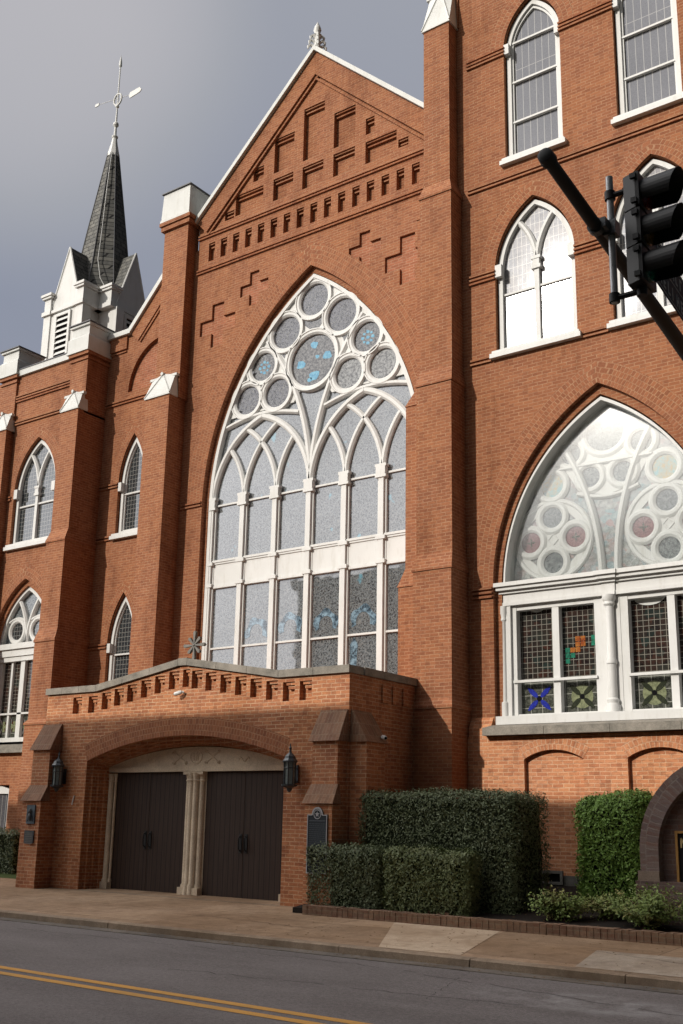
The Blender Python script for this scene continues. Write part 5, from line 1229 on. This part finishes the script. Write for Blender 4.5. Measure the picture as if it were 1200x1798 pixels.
def shrub(x, y, z, rx, h, label, n, seed):
    rnd = random.Random(seed); t = Thing('shrub', label, 'shrub', (x, y, z), 'low shrubs in the bed'); st = MB(); pts = []
    for i in range(34):
        a = rnd.uniform(0, 2*PI); r_ = rnd.uniform(.1, 1)*rx; hh = h*rnd.uniform(.55, 1.05)*(1-.35*(r_/rx)**2)
        b = Vector((x+rnd.uniform(-.15, .15), y+rnd.uniform(-.1, .1), z)); e_ = Vector((x+r_*math.cos(a), y+.6*r_*math.sin(a), z+hh)); mid_ = (b+e_)/2+Vector((0, 0, .06))
        st.tube([b, mid_, e_], [.008, .006, .003], 4, False)
        for k in range(n//34):
            tt = rnd.uniform(.25, 1.0); p = b.lerp(mid_, tt*2) if tt < .5 else mid_.lerp(e_, tt*2-1)
            pts.append((p+Vector((rnd.gauss(0, .06), rnd.gauss(0, .06), rnd.gauss(0, .04))), Vector((math.cos(a)*.4, math.sin(a)*.4-.3, 1)).normalized()))
    mb = MB(); leaves(mb, pts, .030, .9, rnd); t.part('foliage', mb, L_SHRUB); t.part('stems', st, simple('shrub_stem', (.09, .05, .03), .8))
shrub(-7.25, 15.85, .22, .60, .50, 'loose reddish-green shrub in the bed below the vent', 2600, 4)
shrub(-5.85, 15.75, .22, .75, .62, 'wide reddish-green shrub in front of the brick sign', 4200, 6)
shrub(-4.6, 15.75, .22, .75, .60, 'low shrub at the right end of the bed before the sign panel', 3600, 7)
shrub(-6.6, 16.2, .24, .5, .42, 'small low shrub at the foot of the bright green bush', 1500, 17)

# ------------------------------------------------------------------ traffic signal on its mast arm
K = 1.12
def kp(x_, y_, z_): return Vector((x_*K, y_*K, 1.6+(z_-1.6)*K))
t = Thing('mast_arm', 'black round steel mast arm with an end cap, reaching over the street', 'signal pole', (-3.25, 12.95, 0))
p0 = Vector((-2.80, 6.27, 6.14)); p1 = Vector((-3.23, 13.0, 6.05)); d_ = (p1-p0).normalized()
mb = MB(); mb.tube([p0, p0.lerp(p1, .3), p1], [.045, .056, .10], 20); t.part('arm', mb, POLEMETAL, smooth=True)
mb = MB(); mb.tube([p0-d_*.07, p0-d_*.06, p0+d_*.02, p0+d_*.03], [.03, .054, .060, .045], 20); t.part('end_cap', mb, POLEMETAL, smooth=True)
mb = MB(); mb.tube([(-3.23, 13.0, -.1), (-3.23, 13.0, 6.4)], [.15, .12], 20); t.part('pole', mb, POLEMETAL, smooth=True)
def signal():
    xs, ys = -2.49*K, 6.6*K; zt, zb = 1.6+(6.06-1.6)*K, 1.6+(5.09-1.6)*K
    t = Thing('traffic_light', 'black three-section traffic light hung from a grey pipe on the mast arm', 'traffic light', (xs, ys, zb))
    m_ = MB(); m_.tube([(xs, ys, zb), (xs, ys, zt)], .028, 14); t.part('mounting_pipe', m_, GALV, smooth=True)
    z1, z0 = 1.6+(5.965-1.6)*K, 1.6+(5.145-1.6)*K; hx0 = xs+.145; dep = .105; wy = .135; hs = (z1-z0)/3
    m_ = MB()
    for z_ in (z1-.06, z0-.02):
        m_.tube([(xs-.03, ys, z_), (hx0+.07, ys, z_)], .022, 10); m_.tube([(xs, ys, z_-.035), (xs, ys, z_+.035)], .042, 14); m_.tube([(hx0+.07, ys, z_-.04), (hx0+.07, ys, z_+.04)], .04, 12)
    t.part('bracket', m_, POLEMETAL, smooth=True)
    for k in range(3):
        za = z0+k*hs; m_ = MB()
        m_.hexa([(hx0, ys-wy*.72, za+.006), (hx0+dep, ys-wy, za+.006), (hx0+dep, ys+wy, za+.006), (hx0, ys+wy*.72, za+.006)], [(hx0, ys-wy*.72, za+hs-.006), (hx0+dep, ys-wy, za+hs-.006), (hx0+dep, ys+wy, za+hs-.006), (hx0, ys+wy*.72, za+hs-.006)])
        m_.box(hx0+dep, hx0+dep+.03, ys-wy-.008, ys+wy+.008, za+.012, za+hs-.012)
        for zz in (za+.05, za+hs-.05): m_.box(hx0+dep-.03, hx0+dep+.015, ys-wy-.03, ys-wy, zz-.02, zz+.02)
        s_ = t.part('housing', m_, DARKMETAL)
        cz = za+hs/2; v = MB(); n_ = 22; V = []; F = []
        # tunnel visor: cylinder open at the end and under
        for ring, (xx, rr) in enumerate(((hx0+dep+.03, .122), (hx0+dep+.03+.29, .132))):
            for inner in (0, 1):
                for i in range(n_+1):
                    a = -PI*.5+PI*.28+(2*PI-PI*.56)*i/n_; cut = 0
                    dx_ = 0 if ring == 0 else -.10*(1-(math.sin(a)+1)/2)
                    V.append((xx+dx_, ys+(rr-.006*inner)*math.cos(a), cz+(rr-.006*inner)*math.sin(a)))
        m1 = n_+1
        for i in range(n_):
            F += [(i, i+1, 2*m1+i+1, 2*m1+i), (m1+i+1, m1+i, 3*m1+i, 3*m1+i+1), (2*m1+i, 2*m1+i+1, 3*m1+i+1, 3*m1+i)]
        v.add(V, F); t.part('visor', v, DARKMETAL, s_)
        l_ = MB(); l_.tube([(hx0+dep+.03, ys, cz), (hx0+dep+.045, ys, cz), (hx0+dep+.06, ys, cz)], [.115, .11, .06], 20); t.part('lens', l_, simple('lens_'+('green', 'amber', 'red')[k], ((.0, .05, .03), (.08, .04, .0), (.08, .0, .0))[k], .25, .5), s_)
    m_ = MB(); pa = p0.lerp(p1, (ys-.12-p0.y)/(p1.y-p0.y)); m_.tube([pa-d_*.03, pa+d_*.03], .066, 16); m_.box(pa.x-.02, xs+.01, pa.y-.03, ys+.02, pa.z-.03, pa.z+.05); m_.box(xs-.05, xs+.05, ys-.05, ys+.05, pa.z-.05, pa.z+.07)
    t.part('clamp', m_, BRONZE)
signal()
def streetsign():
    ya_, yb_ = 7.85, 10.3; L_ = lambda y: p0.lerp(p1, (y-p0.y)/(p1.y-p0.y))
    t = Thing('street_sign', 'dark blue street name sign mounted on the mast arm behind the traffic light', 'street sign', tuple(L_(ya_)))
    def q(y, h): b = L_(y); return Vector((b.x+.10, y, b.z+h))
    def panel(m_, y0, y1, h0, h1, off, th=.006):
        V = [q(y0, h0), q(y1, h0), q(y1, h1), q(y0, h1)]; m_.add([v+Vector((off, 0, 0)) for v in V]+[v+Vector((off+th, 0, 0)) for v in V], [(0, 3, 2, 1), (4, 5, 6, 7), (0, 1, 5, 4), (1, 2, 6, 5), (2, 3, 7, 6), (3, 0, 4, 7)])
    m_ = MB(); panel(m_, ya_, yb_, .10, .56, 0); t.part('panel', m_, simple('sign_navy', (.055, .065, .09), .8, .1, 6, .3))
    m_ = MB(); panel(m_, ya_+.02, yb_-.02, .12, .128, .006, .003); panel(m_, ya_+.02, yb_-.02, .335, .343, .006, .003); panel(m_, ya_+.02, yb_-.02, .53, .538, .006, .003); t.part('border', m_, simple('sign_grey', (.30, .32, .36), .8, .1))
    m_ = MB(); rnd = random.Random(4)
    for row, h0 in ((0, .16), (1, .38)):
        y_ = ya_+.10
        while y_ < yb_-.15:
            ty = rnd.choice('EIHTLS'); h1 = h0+.12; w_ = .085
            panel(m_, y_, y_+.02, h0, h1, .006, .003)
            if ty in 'HS': panel(m_, y_+w_-.02, y_+w_, h0, h1, .006, .003)
            for hh in {'E': (0, .05, .1), 'T': (.1,), 'L': (0,), 'H': (.05,), 'S': (0, .1), 'I': ()}[ty]: panel(m_, y_+.02, y_+w_-.02, h0+hh, h0+hh+.02, .006, .003)
            y_ += .14 if rnd.random() > .15 else .25
    t.part('lettering', m_, simple('sign_letters', (.36, .38, .42), .8, .1))
    m_ = MB()
    for yy in (ya_+.35, yb_-.35): b = L_(yy); m_.box(b.x-.02, b.x+.10, yy-.02, yy+.02, b.z+.05, b.z+.5)
    t.part('bracket', m_, POLEMETAL)
streetsign()

# ------------------------------------------------------------------ buildings across the street (seen only as reflections and shade)
def opposite(x0, x1, h, label, y=-2.2, mat=BRD):
    t = Thing('commercial_building', label, 'building', ((x0+x1)/2, y, 0)); m_ = MB(); m_.box(x0, x1, y-12, y, -.1, h-.4); t.part('wall', m_, mat)
    m_ = MB(); m_.box(x0-.2, x1+.2, y-12.2, y+.25, h-.4, h); t.part('cornice', m_, STONE)
    x_ = x0+1.2
    while x_ < x1-1.8:
        for z_ in (1.0, 4.6, 8.2, 11.2):
            if z_+1.9 < h-.6:
                f = MB(); f.plate([(x_, z_), (x_+1.2, z_), (x_+1.2, z_+1.9), (x_, z_+1.9)], [[(x_+.08, z_+.08), (x_+1.12, z_+.08), (x_+1.12, z_+1.82), (x_+.08, z_+1.82)]], y+.0, y+.06); w = t.part('window', f, WHITE)
                g = MB().box(x_+.08, x_+1.12, y+.01, y+.03, z_+.08, z_+1.82); t.part('pane', g, GLASSBLK, w)
        x_ += 2.9
opposite(-33.5, 2.5, 13.55, 'tall dark brick building opposite the church, casting the street shade')
opposite(-75, -33.6, 8.4, 'lower brick building opposite, left of the tall one')
print('objects', len(bpy.data.objects))

for o in list(C.objects):
    if o.name.split('.')[0] in ('string_courses', 'corbel_courses', 'verge_band') and o.parent and o.parent.type == 'MESH': absorb(o.parent, o)
